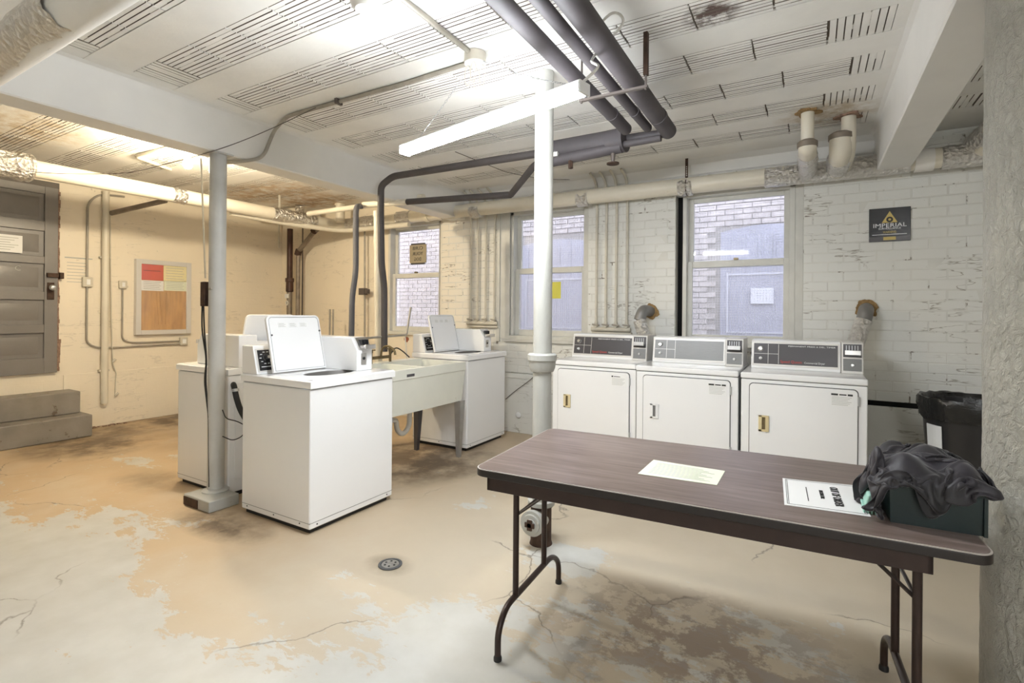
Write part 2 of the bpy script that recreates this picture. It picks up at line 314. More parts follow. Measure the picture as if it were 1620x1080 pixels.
# ------------------------------------------------------------------ mesh helpers
ORG = {}
class MB:
    def __init__(s): s.v = []; s.f = []; s.mi = {}
    def add(s, vs, fs):
        k = len(s.v); s.v += [tuple(map(float, q)) for q in vs]; s.f += [tuple(i + k for i in f) for f in fs]; return s
    def box(s, x0, x1, y0, y1, z0, z1):
        vs = [(x, y, z) for z in (z0, z1) for y in (y0, y1) for x in (x0, x1)]
        return s.add(vs, [(0, 2, 3, 1), (4, 5, 7, 6), (0, 1, 5, 4), (2, 6, 7, 3), (0, 4, 6, 2), (1, 3, 7, 5)])
    def hexa(s, b, t):
        "b, t: four corners each, counter-clockwise seen from outside top"
        return s.add(list(b) + list(t), [(3, 2, 1, 0), (4, 5, 6, 7), (0, 1, 5, 4), (1, 2, 6, 5), (2, 3, 7, 6), (3, 0, 4, 7)])
    def obar(s, p0, p1, w, d, up=(0, 0, 1)):
        p0, p1 = Vector(p0), Vector(p1); t = (p1 - p0).normalized(); a = t.cross(Vector(up))
        if a.length < 1e-4: a = t.cross(Vector((1, 0, 0)))
        a.normalize(); c = a.cross(t).normalized(); q = []
        for p in (p0, p1):
            q.append([p + a * w / 2 * i + c * d / 2 * j for i, j in ((-1, -1), (1, -1), (1, 1), (-1, 1))])
        return s.hexa(q[0], q[1])
    def prism(s, poly, axis, d0, d1):
        "poly of 2-D points in the plane of the two other axes (in x,y,z order), extruded along axis"
        n = len(poly)
        def mk(p, d):
            if axis == 0: return (d, p[0], p[1])
            if axis == 1: return (p[0], d, p[1])
            return (p[0], p[1], d)
        vs = [mk(p, d0) for p in poly] + [mk(p, d1) for p in poly]
        return s.add(vs, [tuple(range(n)), tuple(range(2 * n - 1, n - 1, -1))] + [(i, i + n, (i + 1) % n + n, (i + 1) % n) for i in range(n)])
    def tube(s, pts, r, n=12, caps=True, rad=0.0, seg=5):
        pts = [Vector(p) for p in pts]
        if rad > 0 and len(pts) > 2: pts = bend(pts, rad, seg)
        rs = r if isinstance(r, (list, tuple)) else [r] * len(pts)
        if len(rs) != len(pts): rs = [rs[0]] * len(pts)
        T = []
        for i in range(len(pts)):
            a = pts[max(i - 1, 0)]; c = pts[min(i + 1, len(pts) - 1)]; T.append((c - a).normalized())
        u = T[0].orthogonal().normalized(); k = len(s.v)
        for i, (p, t) in enumerate(zip(pts, T)):
            if i: u = (u - t * u.dot(t)).normalized()
            w_ = t.cross(u); rr = rs[i]
            if 0 < i < len(pts) - 1:
                ca = (pts[i] - pts[i - 1]).normalized().dot((pts[i + 1] - pts[i]).normalized()); rr = rs[i]
            for j in range(n):
                a = 2 * math.pi * j / n; s.v.append(tuple(p + (u * math.cos(a) + w_ * math.sin(a)) * rr))
        for i in range(len(pts) - 1):
            for j in range(n):
                a = k + i * n + j; b_ = k + i * n + (j + 1) % n; s.f.append((a, b_, b_ + n, a + n))
        if caps:
            s.f.append(tuple(k + j for j in reversed(range(n)))); s.f.append(tuple(k + (len(pts) - 1) * n + j for j in range(n)))
        return s
    def lathe(s, prof, c=(0, 0, 0), axis='z', n=24, sx=1.0, sy=1.0):
        k = len(s.v); c = Vector(c)
        for r, z in prof:
            for j in range(n):
                a = 2 * math.pi * j / n; x, y = r * math.cos(a) * sx, r * math.sin(a) * sy
                q = {'z': (x, y, z), 'y': (x, z, y), 'x': (z, x, y)}[axis]; s.v.append(tuple(c + Vector(q)))
        for i in range(len(prof) - 1):
            for j in range(n):
                a = k + i * n + j; b_ = k + i * n + (j + 1) % n; s.f.append((a, b_, b_ + n, a + n))
        s.f.append(tuple(k + j for j in reversed(range(n)))); s.f.append(tuple(k + (len(prof) - 1) * n + j for j in range(n)))
        return s
    def xf(s, mat, start=0):
        for i in range(start, len(s.v)): s.v[i] = tuple(mat @ Vector(s.v[i]))
        return s
    def build(s, name, mat, parent=None, bevel=0.0, seg=2, smooth=35, mat2=None):
        org = Vector((0, 0, 0))
        if parent is not None:
            org = Vector(ORG.get(parent.name, (0, 0, 0)))
        me = bpy.data.meshes.new(name)
        me.from_pydata([tuple(Vector(q) - org) for q in s.v], [], s.f)
        bm = bmesh.new(); bm.from_mesh(me); bmesh.ops.recalc_face_normals(bm, faces=bm.faces); bm.to_mesh(me); bm.free()
        me.materials.append(M[mat] if isinstance(mat, str) else mat)
        if mat2:
            me.materials.append(M[mat2])
            for fi, mi_ in s.mi.items(): me.polygons[fi].material_index = mi_
        if smooth:
            for p_ in me.polygons: p_.use_smooth = True
            me.set_sharp_from_angle(angle=R(smooth))
        o = bpy.data.objects.new(name, me); C.objects.link(o)
        if parent is not None:
            o.parent = parent; ORG[o.name] = tuple(org)
        if bevel:
            md = o.modifiers.new('bevel', 'BEVEL'); md.width = bevel; md.segments = seg; md.limit_method = 'ANGLE'; md.angle_limit = R(40)
            md.harden_normals = True
        return o
def bend(pts, rad, seg):
    out = [pts[0]]
    for i in range(1, len(pts) - 1):
        a, b_, c = pts[i - 1], pts[i], pts[i + 1]
        d1 = (a - b_); d2 = (c - b_); l = min(rad, d1.length * 0.49, d2.length * 0.49)
        p0 = b_ + d1.normalized() * l; p1 = b_ + d2.normalized() * l
        for k in range(seg + 1):
            t = k / seg; out.append(p0 * (1 - t) ** 2 + b_ * 2 * t * (1 - t) + p1 * t * t)
    out.append(pts[-1]); return out
def tag(o, label, cat, group=None, kind=None):
    o['label'] = label; o['category'] = cat
    if group: o['group'] = group
    if kind: o['kind'] = kind
    return o
def thing(name, label, cat, loc=(0, 0, 0), group=None):
    o = bpy.data.objects.new(name, None); C.objects.link(o); o.location = loc; o.empty_display_size = 0.1
    ORG[o.name] = tuple(loc); return tag(o, label, cat, group)
def struct(o, label=None, cat=None):
    o['kind'] = 'structure'
    if label: o['label'] = label
    if cat: o['category'] = cat
    return o
def rootstruct(name, label, cat, loc=(0, 0, 0)):
    o = thing(name, label, cat, loc); o['kind'] = 'structure'; return o
def copy_tree(o, parent=None):
    c = o.copy(); C.objects.link(c)
    if parent is not None: c.parent = parent
    ORG[c.name] = ORG.get(o.name, (0, 0, 0))
    for ch in list(o.children):
        copy_tree(ch, c)
    return c
def text(s_, name, mat, parent, loc, right, up, size, depth=0.0008, align='CENTER', width=None):
    cu = bpy.data.curves.new('t', 'FONT'); cu.body = s_; cu.size = size; cu.align_x = align; cu.align_y = 'CENTER'; cu.extrude = depth
    cu.resolution_u = 2
    o = bpy.data.objects.new('t', cu); C.objects.link(o)
    me = bpy.data.meshes.new_from_object(o.evaluated_get(bpy.context.evaluated_depsgraph_get()))
    bpy.data.objects.remove(o); bpy.data.curves.remove(cu)
    r_, u_ = Vector(right).normalized(), Vector(up).normalized(); n_ = r_.cross(u_)
    sx_ = 1.0
    if width:
        xs = [v_.co.x for v_ in me.vertices]; sx_ = width / (max(xs) - min(xs))
    org = Vector(ORG.get(parent.name, (0, 0, 0))) if parent else Vector((0, 0, 0))
    mat4 = Matrix.Translation(Vector(loc) - org) @ Matrix(((r_.x * sx_, u_.x, n_.x, 0), (r_.y * sx_, u_.y, n_.y, 0), (r_.z * sx_, u_.z, n_.z, 0), (0, 0, 0, 1)))
    me.transform(mat4); me.materials.clear(); me.materials.append(M[mat]); me.name = name
    ob = bpy.data.objects.new(name, me); C.objects.link(ob)
    if parent: ob.parent = parent; ORG[ob.name] = tuple(org)
    return ob
def rounded(x0, x1, y0, y1, r, n=5, corners=(1, 1, 1, 1)):
    pts = []
    for (cx, cy, a0, on) in ((x1 - r, y0 + r, -90, corners[0]), (x1 - r, y1 - r, 0, corners[1]), (x0 + r, y1 - r, 90, corners[2]), (x0 + r, y0 + r, 180, corners[3])):
        if on:
            for k in range(n + 1):
                a = R(a0 + 90 * k / n); pts.append((cx + r * math.cos(a), cy + r * math.sin(a)))
        else:
            pts.append((x1 if a0 in (-90, 0) else x0, y0 if a0 in (-90, 180) else y1))
    return pts

# ================================================================== ROOM SHELL
ZC = 2.71            # face of ceiling
YB, XL, XR, YF = 4.9, -6.95, 3.0, -2.2
struct(MB().box(XL - 0.2, XR + 0.2, YF - 0.2, YB + 0.11, -0.12, 0).build('floor', 'floor'), 'worn tan concrete floor with flaking pale grey paint and cracks', 'floor')

# back wall body with three openings; bricks in front
WIN = [(-4.74, -3.90), (-2.89, -2.02), (-1.035, -0.12)]     # outer frame edges in x
ZS, ZT = 1.06, 2.43
wb = rootstruct('wall_back', 'painted brick back wall with three sash windows above a plaster ledge', 'wall', (0, YB, 0))
mb = MB(); xs = [XL - 0.2] + [q for w_ in WIN for q in w_] + [XR + 0.2]
mb.box(XL - 0.2, XR + 0.2, YB, YB + 0.11, -0.05, ZS)
mb.box(XL - 0.2, XR + 0.2, YB, YB + 0.11, ZT, 3.0)
for i in range(0, len(xs), 2):
    x0, x1 = xs[i], xs[i + 1]
    if abs(x1 + 1.035) < 1e-6:      # leave the dark slot open beside the right-hand window
        mb.box(x0, -1.098, YB, YB + 0.11, ZS, ZT); mb.box(-1.098, -1.035, YB + 0.10, YB + 0.11, ZS, ZT)
    else: mb.box(x0, x1, YB, YB + 0.11, ZS, ZT)
mb.build('wall_core', 'wall_back', wb, smooth=0)
MB().box(-1.098, -1.036, YB + 0.085, YB + 0.10, 1.0, ZT).build('slot_lining', 'darkgap', wb, smooth=0)
# mortar bed under the brick zone
mb = MB()
BX0, BX1, BZ0, BZ1 = -3.86, 2.2, 0.66, 2.66
HOLES = [(-3.07, -1.97, 1.04, 2.50), (-1.10, -0.06, 1.00, 2.50)]
mb.box(BX0, -3.07, YB - 0.0222, YB, BZ0, BZ1); mb.box(-1.97, -1.10, YB - 0.0222, YB, BZ0, BZ1); mb.box(-0.06, BX1, YB - 0.0222, YB, BZ0, BZ1)
mb.box(-3.07, -1.97, YB - 0.0222, YB, BZ0, 1.04); mb.box(-1.10, -0.06, YB - 0.0222, YB, BZ0, 1.0)
mb.box(-3.07, -1.97, YB - 0.0222, YB, 2.50, BZ1); mb.box(-1.10, -0.06, YB - 0.0222, YB, 2.50, BZ1)
mb.build('mortar_bed', 'mortar', wb, smooth=0)
def brick_v(L_, Hh, T=0.011, ch=0.004):
    k = MB(); x, z = L_ / 2, Hh / 2; a = [(-x, 0, -z), (x, 0, -z), (x, 0, z), (-x, 0, z)]
    c_ = [(-x, -T + ch, -z), (x, -T + ch, -z), (x, -T + ch, z), (-x, -T + ch, z)]
    f_ = [(-x + ch, -T, -z + ch), (x - ch, -T, -z + ch), (x - ch, -T, z - ch), (-x + ch, -T, z - ch)]
    k.add(a + c_ + f_, [(0, 1, 5, 4), (1, 2, 6, 5), (2, 3, 7, 6), (3, 0, 4, 7), (4, 5, 9, 8), (5, 6, 10, 9), (6, 7, 11, 10), (7, 4, 8, 11), (8, 9, 10, 11)])
    return k
BL, BH, CO = 0.209, 0.0735, 0.078
items = []
nrow = int((BZ1 - BZ0) / CO)
for r_ in range(nrow):
    z = BZ0 + CO * (r_ + 0.5); off = 0.1075 if r_ % 2 else 0.0
    x = BX0 + off - 0.215
    while x < BX1:
        a, b_ = max(x, BX0), min(x + BL, BX1)
        segs = [(a, b_)]
        for hx0, hx1, hz0, hz1 in HOLES:
            if z + BH / 2 > hz0 and z - BH / 2 < hz1:
                ns = []
                for p0, p1 in segs:
                    if p1 <= hx0 or p0 >= hx1: ns.append((p0, p1))
                    else:
                        if p0 < hx0: ns.append((p0, hx0))
                        if p1 > hx1: ns.append((hx1, p1))
                segs = ns
        for p0, p1 in segs:
            if p1 - p0 > 0.03: items.append(((p0 + p1) / 2, z, p1 - p0))
        x += 0.215
items.sort(key=lambda q: (q[0] - 0.2) ** 2 + 0.3 * (q[1] - 1.9) ** 2)
vis = [q for q in items if q[0] < 1.15 and not (-2 < q[0] < 0.3 and q[1] < 0.95)]
big = vis[:290]; bigset = set(big); cache = {}
for (x, z, L_) in big:
    key = round(L_, 3)
    if key not in cache:
        o = brick_v(L_, BH).build('brick', 'brick', None); o.parent = wb; cache[key] = o
    else:
        o = cache[key].copy(); C.objects.link(o)
    o.location = (x + rnd.uniform(-.001, .001), -0.016 + rnd.uniform(-0.0016, 0.0016) + 0.003, z + rnd.uniform(-.001, .001))
    o.rotation_euler = (rnd.uniform(-.006, .006), rnd.uniform(-.004, .004), rnd.uniform(-.006, .006))
rest = MB()
for q in items:
    if q in bigset: continue
    k = brick_v(q[2], BH); k.xf(Matrix.Translation((q[0], YB - 0.013 + rnd.uniform(-0.0016, 0.0016), q[1]))); rest.add(k.v, k.f)
o = rest.build('bricks', 'brick', wb); o['kind'] = 'stuff'
# plaster ledge at the foot of the back wall
mb = MB(); mb.box(XL, -3.3, YB - 0.03, YB, 0, 0.66); mb.box(-3.3, XR, YB - 0.035, YB, 0, 0.62); mb.box(-3.3, -1.9, YB - 0.05, YB - 0.03, 0.60, 0.655)
struct(mb.build('baseboard_back', 'plaster', None, bevel=0.006), 'smooth plaster skirting ledge along the foot of the brick wall', 'baseboard')
mb = MB().box(0.3, XR, YB - 0.02, YB - 0.005, 0.62, 0.665); struct(mb.build('trim_1', 'darkgap', None, smooth=0), 'dark open joint above the plaster skirting right of the dryers', 'trim')

struct(MB().box(XL - 0.2, XL, YF - 0.2, YB, -0.05, 3.0).build('wall_left', 'wall_left', None, smooth=0), 'smooth cream painted wall holding the grey door and notice board', 'wall')
struct(MB().box(XR, XR + 0.2, YF - 0.2, YB, -0.05, 3.0).build('wall_right', 'wall_back', None, smooth=0), 'painted wall beyond the rough round column', 'wall')
struct(MB().box(XL - 0.2, XR + 0.2, YF - 0.2, YF, -0.05, 3.0).build('wall_front', 'wall_back', None, smooth=0), 'painted wall behind the viewpoint', 'wall')
struct(MB().box(XL, XL + 0.012, 2.28, YB, 0, 0.61).build('baseboard_left', 'wall_left', None, bevel=0.004), 'slightly proud plaster base of the cream wall beside the steps', 'baseboard')

# ceiling: slab, joists and hollow clay tiles with ribbed faces
cl = rootstruct('ceiling', 'painted clay tile ceiling with ribbed tiles between smooth joists', 'ceiling', (0, 0, ZC))
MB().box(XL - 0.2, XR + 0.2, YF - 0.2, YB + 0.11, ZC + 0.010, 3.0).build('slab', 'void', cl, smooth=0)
PITCH, TW, Y0 = 0.46, 0.245, -0.87
BAYS = [(XL, -3.72), (-3.515, 0.415), (0.625, XR)]
rows = [Y0 + PITCH * k for k in range(12)]
for bx0, bx1 in BAYS:
    ys = [YF] + [q for y in rows for q in (y, y + TW)] + [YB]
    for i in range(0, len(ys), 2):
        if ys[i + 1] > ys[i] + 0.01:
            struct(MB().box(bx0, bx1, ys[i] + 0.001, ys[i + 1] - 0.001, ZC - 0.001, ZC + 0.012).build('joist', 'ceiling', cl, smooth=0))
def tile_mesh(L_, W, seed, cross=False):
    rr = random.Random(seed); k = MB(); nr = 9; g = 0.0055; wd = W / nr
    if cross: L_, W = W, L_; nr = max(4, int(W / 0.03)); wd = W / nr
    for i in range(nr):
        y0 = -W / 2 + i * wd + g / 2; y1 = y0 + wd - g; e0 = rr.uniform(0, .004); e1 = rr.uniform(0, .004)
        zt = rr.uniform(-0.001, 0.001)
        n0 = len(k.f); k.box(-L_ / 2 + e0, L_ / 2 - e1, y0, y1, zt, 0.0085)
        for fi in (n0 + 2, n0 + 3): k.mi[fi] = 1  # dark colour put on the rib sides so the grooves read as lines
        if rr.random() < 0.35:        # groove partly clogged with paint
            a = rr.uniform(-L_ / 2, L_ / 4); k.box(a, a + rr.uniform(.04, .15), y1, min(y1 + g, W / 2), 0.0016, 0.0085)
    if cross: k.xf(Matrix.Rotation(R(90), 4, 'Z'))
    return k
protos = {}
def put_tile(x, y, L_, cross, seed):
    key = (round(L_, 3), cross, seed % 4)
    if key not in protos:
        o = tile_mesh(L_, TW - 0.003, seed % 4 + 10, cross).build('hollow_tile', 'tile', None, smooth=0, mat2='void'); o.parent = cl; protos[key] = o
    else:
        o = protos[key].copy(); C.objects.link(o)
    o.location = (x, y, rnd.uniform(-0.001, 0.0005)); return o
cnt = 0
for bi, (bx0, bx1) in enumerate(BAYS):
    for ri, y in enumerate(rows):
        if y + TW > YB: continue
        if y < 0.3 or (bi == 0 and y < 1.2) or (bi == 2 and y < 2.2):
            MB().box(bx0, bx1, y, y + TW, ZC, ZC + 0.012).build('plain_tile_row', 'tile', cl, smooth=0); continue
        yc = y + TW / 2
        cw = 0.14 if ri % 2 else 0.26; cw2 = 0.26 if ri % 2 else 0.14
        if bi == 1:
            xa = bx0 + 0.10 + (0.0 if ri % 2 else 0.02); put_tile(xa + cw2 / 2, yc, cw2, True, ri); xa += cw2 + 0.004
            xe = bx1 - 0.09; put_tile(xe - cw / 2, yc, cw, True, ri + 1); xe -= cw + 0.004
            nt_ = round((xe - xa) / 0.338); w_ = (xe - xa) / nt_
            MB().box(bx0, bx0 + 0.10 + (0.0 if ri % 2 else 0.02), y, y + TW, ZC, ZC + 0.012).build('haunch', 'ceiling', cl, smooth=0)
            MB().box(bx1 - 0.09, bx1, y, y + TW, ZC, ZC + 0.012).build('haunch', 'ceiling', cl, smooth=0)
        else:
            xa, xe = bx0 + 0.08, bx1 - 0.10
            MB().box(bx0, xa, y, y + TW, ZC, ZC + 0.012).build('haunch', 'ceiling', cl, smooth=0); MB().box(xe, bx1, y, y + TW, ZC, ZC + 0.012).build('haunch', 'ceiling', cl, smooth=0)
            if bi == 2:
                MB().box(1.9, xe, y, y + TW, ZC, ZC + 0.012).build('plain_tile_row', 'tile', cl, smooth=0); xe = 1.9
                nt_ = 6; w_ = (xe - xa) / nt_
                for k in range(nt_): put_tile(xa + w_ * (k + .5), yc, w_ - 0.005, True, k)
                continue
            nt_ = round((xe - xa) / 0.338); w_ = (xe - xa) / nt_
        for k in range(nt_):
            put_tile(xa + w_ * (k + .5), yc, w_ - 0.005, False, ri * 3 + k); cnt += 1
# beams with small coves
def beam(name, x0, x1, label):
    z0 = 2.41; c_ = 0.035
    poly = [(x0, z0 + .008), (x0 + .008, z0), (x1 - .008, z0), (x1, z0 + .008), (x1, ZC - c_), (x1 + .012, ZC - .012), (x1 + c_, ZC - .001), (x1 + c_, ZC + .03), (x0 - c_, ZC + .03), (x0 - c_, ZC - .001), (x0 - .012, ZC - .012), (x0, ZC - c_)]
    struct(MB().prism(poly, 1, YF, YB).build(name, 'beam', None, smooth=30), label, 'beam')
beam('trim_2', -3.72, -3.515, 'boxed white concrete beam crossing above the slim steel column')
beam('trim_3', 0.415, 0.625, 'boxed white concrete beam running into the rough round column')
# soffit band along the top of the back wall
struct(MB().prism([(YB - 0.05, 2.60), (YB, 2.58), (YB, ZC + .02), (YB - 0.16, ZC + .02), (YB - 0.16, ZC - .002), (YB - 0.09, ZC - .03)], 0, -3.54, 0.415).build('trim_4', 'beam', None), 'coved plaster band where back wall meets ceiling', 'trim')

# ---------------------------------------------------------------- windows
def window(idx, fx0, fx1, gx0, gx1, label):
    root = rootstruct('window_%d' % idx, label, 'window', ((fx0 + fx1) / 2, YB, 1.06))
    zt, zr0, zr1, zb = 2.358, 1.752, 1.81, 1.135
    f = MB(); y0, y1 = YB - 0.02, YB + 0.108
    f.box(fx0, gx0 - 0.045, y0, y1, 1.05, 2.44); f.box(gx1 + 0.045, fx1, y0, y1, 1.05, 2.44); f.box(fx0, fx1, y0, y1, 2.40, 2.44)
    f.build('frame', 'trimw', root, bevel=0.004)
    MB().box(fx0, fx1, YB - 0.05, YB + 0.108, 1.03, 1.07).build('sill', 'trimw', root, bevel=0.006)
    for nm, yy, a, b_ in (('upper_sash', YB + 0.075, zr0, 2.40), ('lower_sash', YB + 0.03, 1.07, zr1)):
        g0, g1 = (zr1, zt) if nm[0] == 'u' else (zb, zr0)
        s_ = MB(); s_.box(gx0 - 0.05, gx0, yy, yy + 0.035, a, b_); s_.box(gx1, gx1 + 0.05, yy, yy + 0.035, a, b_)
        s_.box(gx0, gx1, yy, yy + 0.035, g1, b_); s_.box(gx0, gx1, yy, yy + 0.035, a, g0)
        so = s_.build(nm, 'trimw', root, bevel=0.004)
        MB().box(gx0 + .001, gx1 - .001, yy + 0.015, yy + 0.019, g0 + .001, g1 - .001).build('pane', 'pane', so, smooth=0)
    # security mesh outside: fine wires
    ms = MB(); st = 0.0235
    x = gx0
    while x < gx1: ms.box(x, x + .0022, YB + 0.112, YB + 0.114, 1.08, 2.40); x += st
    z = 1.09
    while z < 2.40: ms.box(gx0, gx1, YB + 0.1142, YB + 0.1162, z, z + .0022); z += st
    o = ms.build('wire_mesh', 'steel', root, smooth=0); o['kind'] = 'stuff'
    MB().box((gx0 + gx1) / 2 - .02, (gx0 + gx1) / 2 + .02, YB + 0.01, YB + 0.04, zr1, zr1 + .018).build('sash_lock', 'brass', root, bevel=0.003)
    return root
w1 = window(1, -4.74, -3.90, -4.66, -3.95, 'far left sash window with a mirrored tan sign in its upper pane')
w2 = window(2, -2.89, -2.02, -2.81, -2.06, 'middle sash window half hidden behind the cream stack pipe')
w3 = window(3, -1.035, -0.12, -0.955, -0.208, 'right sash window above the dryers')
mb = MB(); mb.box(-3.06, -2.89, YB - 0.03, YB + .02, 1.03, 2.50); mb.box(-2.94, -2.89, YB - 0.045, YB + .02, 1.03, 2.50); mb.box(-3.06, -3.02, YB - 0.045, YB + .02, 1.0, 2.50)
struct(mb.build('trim_5', 'wood', None, bevel=0.004), 'stepped wooden casing left of the middle window', 'trim')
struct(MB().box(-2.02, -1.97, YB - 0.02, YB + .02, 1.03, 2.50).build('trim_6', 'wood', None, bevel=0.004), 'narrow wooden casing right of the middle window', 'trim')
struct(MB().box(-0.12, -0.06, YB - 0.02, YB + .02, 1.0, 2.50).build('trim_7', 'wood', None, bevel=0.004), 'narrow wooden casing right of the right window', 'trim')
struct(MB().box(-2.98, -1.97, YB - 0.06, YB, 1.0, 1.035).build('trim_8', 'wood', None, bevel=0.005), 'wooden apron ledge under the middle window', 'trim')

# ---------------------------------------------------------------- outside alley
YO = 7.2
al = rootstruct('wall_outside', 'brick wall of the neighbouring house seen through the windows', 'wall', (0, YO, 0))
MB().box(-9, 4, YO, YO + 0.3, -1, 5.2).build('wall_core', 'outmortar', al, smooth=0)
k = MB(); z = 0.9
r_ = 0
while z < 2.9:
    x = -7.0 + (0.11 if r_ % 2 else 0)
    while x < 1.0:
        if not ((-1.10 < x + .1 < 0.5 and 1.0 < z < 2.48) or (-4.15 < x + .1 < -2.7 and 1.0 < z < 2.5)):
            d_ = rnd.uniform(0, .004); k.box(x, x + .205, YO - .012 - d_, YO, z, z + .062)
        x += 0.215
    z += 0.072; r_ += 1
o = k.build('bricks', 'outbrick', al, smooth=0); o['kind'] = 'stuff'
struct(MB().box(-9, 4, YB + .11, YO, -0.3, 0.0).build('ground_outside', 'asphalt', None, smooth=0), 'grey alley ground outside the windows', 'ground')
def outwin(x0, x1, label):
    t = thing('neighbour_window', label, 'window', ((x0 + x1) / 2, YO, 1.0), 'neighbouring windows across the alley')
    n = 8; poly = [(x0, 1.0), (x1, 1.0)] + [(x1 + (x0 - x1) * i / n, 2.40 + 0.07 * math.sin(math.pi * i / n)) for i in range(n + 1)]
    MB().prism(poly, 1, YO - .01, YO + 0.02).build('recess', 'outblue', t, smooth=0)
    f = MB(); f.box(x0 + .10, x1, YO - .02, YO - .01, 1.83, 1.855); f.box(x0 + .08, x0 + .10, YO - .02, YO - .01, 1.08, 1.86); f.box(x0 + .1, x1, YO - .02, YO - .01, 1.08, 1.10); f.box(x0 + .1, x1, YO - .02, YO - .01, 1.02, 1.03)
    f.build('sash', 'outlight', t)
    for i in range(6):
        a = x0 + 0.1 + (x1 - x0) * i / 6.5
        MB().box(a, a + .03, YO - .018, YO - .01, 1.87, 2.36).build('bar', 'outblue', t, smooth=0)
    if x0 > -2: MB().box(x0 + 0.37, x0 + 0.63, YO - .03, YO - .02, 1.46, 1.66).build('note', 'outnote', t, smooth=0)
    return t
outwin(-1.04, 0.1, 'blue grey arched window across the alley seen through the right window')
outwin(-4.05, -2.85, 'blue grey arched window across the alley seen through the middle window')

# ---------------------------------------------------------------- door and steps
dr = rootstruct('door_1', 'grey six panel wooden door above the concrete steps', 'door', (XL, 1.75, 0.65))
Dy0, Dy1 = 1.25, 2.215
pan = [(2.237, 2.522), (1.868, 2.134), (1.505, 1.791), (1.162, 1.415), (0.811, 1.071)]
mb = MB(); x0, x1 = XL + .002, XL + .045
mb.box(x0, x1, Dy0, Dy0 + .11, .65, 2.6); mb.box(x0, x1, Dy1 - .11, Dy1, .65, 2.6)
zz = [0.65] + [q for a in reversed(pan) for q in a] + [2.6]
for i in range(0, len(zz), 2): mb.box(x0, x1, Dy0 + .11, Dy1 - .11, zz[i], zz[i + 1])
mb.build('door_leaf', 'doorgrey', dr, bevel=0.004)
for a, b_ in pan:
    q = MB(); q.box(x0, XL + .022, Dy0 + .11, Dy1 - .11, a, b_)
    q.hexa([(XL + .022, Dy0 + .15, a + .04), (XL + .022, Dy1 - .15, a + .04), (XL + .022, Dy1 - .15, b_ - .04), (XL + .022, Dy0 + .15, b_ - .04)], [(XL + .030, Dy0 + .17, a + .06), (XL + .030, Dy1 - .17, a + .06), (XL + .030, Dy1 - .17, b_ - .06), (XL + .030, Dy0 + .17, b_ - .06)])
    q.build('panel', 'doorgrey', dr, bevel=0.002)
MB().box(XL, XL + .03, Dy0 - .05, Dy1 + .012, 2.60, 2.66).build('head_frame', 'doordark', dr, bevel=0.003)
k = MB()
for i in range(46):
    z = .66 + i * .0425; k.box(XL, XL + .012 + rnd.uniform(0, .01), Dy1 + .002, Dy1 + .014 + rnd.uniform(0, .014) + (0.012 if z < 1.0 else 0), z, z + .042)
k.build('chipped_jamb', 'raw', dr)
kb = MB().lathe([(.0, 0), (.012, .0), (.012, .03), (.022, .034), (.030, .045), (.030, .058), (.018, .070), (.0, .072)], (XL + .05, 2.155, 1.546), 'x', 16).build('door_knob', 'steel', dr)
MB().box(XL + .045, XL + .052, 2.125, 2.185, 1.42, 1.60).build('lock_plate', 'rust', dr, bevel=0.004)
MB().box(XL + .045, XL + .075, 2.12, 2.215, 1.655, 1.70).build('bolt', 'rust', dr, bevel=0.004); MB().box(XL + .01, XL + .07, 2.225, 2.26, 1.645, 1.71).build('bolt_keeper', 'rust', dr, bevel=0.004)
MB().box(XL + .046, XL + .048, 1.60, 1.93, 1.885, 2.06).build('paper_notice', 'paper', dr, smooth=0)
k = MB()
for i in range(6): k.box(XL + .048, XL + .0486, 1.63, 1.90 - (i % 3) * .03, 2.03 - i * .024, 2.036 - i * .024)
k.build('notice_print', 'inkfaint', dr, smooth=0)
text('C', 'painted_letter', 'inkfaint', dr, (XL + .032, 1.90, 1.73), (0, 1, 0), (0, 0, 1), .07)

st = thing('concrete_steps', 'two grey painted concrete steps against the cream wall under the door', 'steps', (-6.7, 1.6, 0))
MB().box(XL + .002, -6.47, 0.9, 2.37, 0, .225).build('lower_step', 'step', st, bevel=0.012)
MB().box(XL + .002, -6.68, 0.9, 2.34, .225, .455).build('upper_step', 'step', st, bevel=0.012)

# ================================================================== COLUMNS
t = thing('steel_column', 'slim grey painted steel column rising from a chipped concrete block beside the washers', 'column', (-3.56, 2.01, 0))
MB().tube([(-3.56, 2.01, .075), (-3.56, 2.01, 2.41)], .0535, 28).build('shaft', 'colpaint', t, smooth=60)
MB().lathe([(.0, .07), (.085, .07), (.085, .082), (.072, .090), (.056, .094), (0, .094)], (-3.56, 2.01, 0), 'z', 24).build('base_collar', 'colpaint', t)
MB().box(-3.63, -3.49, 1.94, 2.08, 2.40, 2.412).build('cap_plate', 'colpaint', t, bevel=0.002)
MB().box(-3.68, -3.37, 1.86, 2.065, 0, .075).build('base_block', 'stackpaint', t, bevel=0.008)
k = MB().box(-3.675, -3.50, 1.856, 1.862, .004, .062); k.build('rusty_patch', 'rust', t, bevel=0.003)
MB().obar((-3.56, 1.955, 1.47), (-3.52, 1.95, 1.475), .012, .012).build('clamp', 'conduit', t, bevel=0.002)

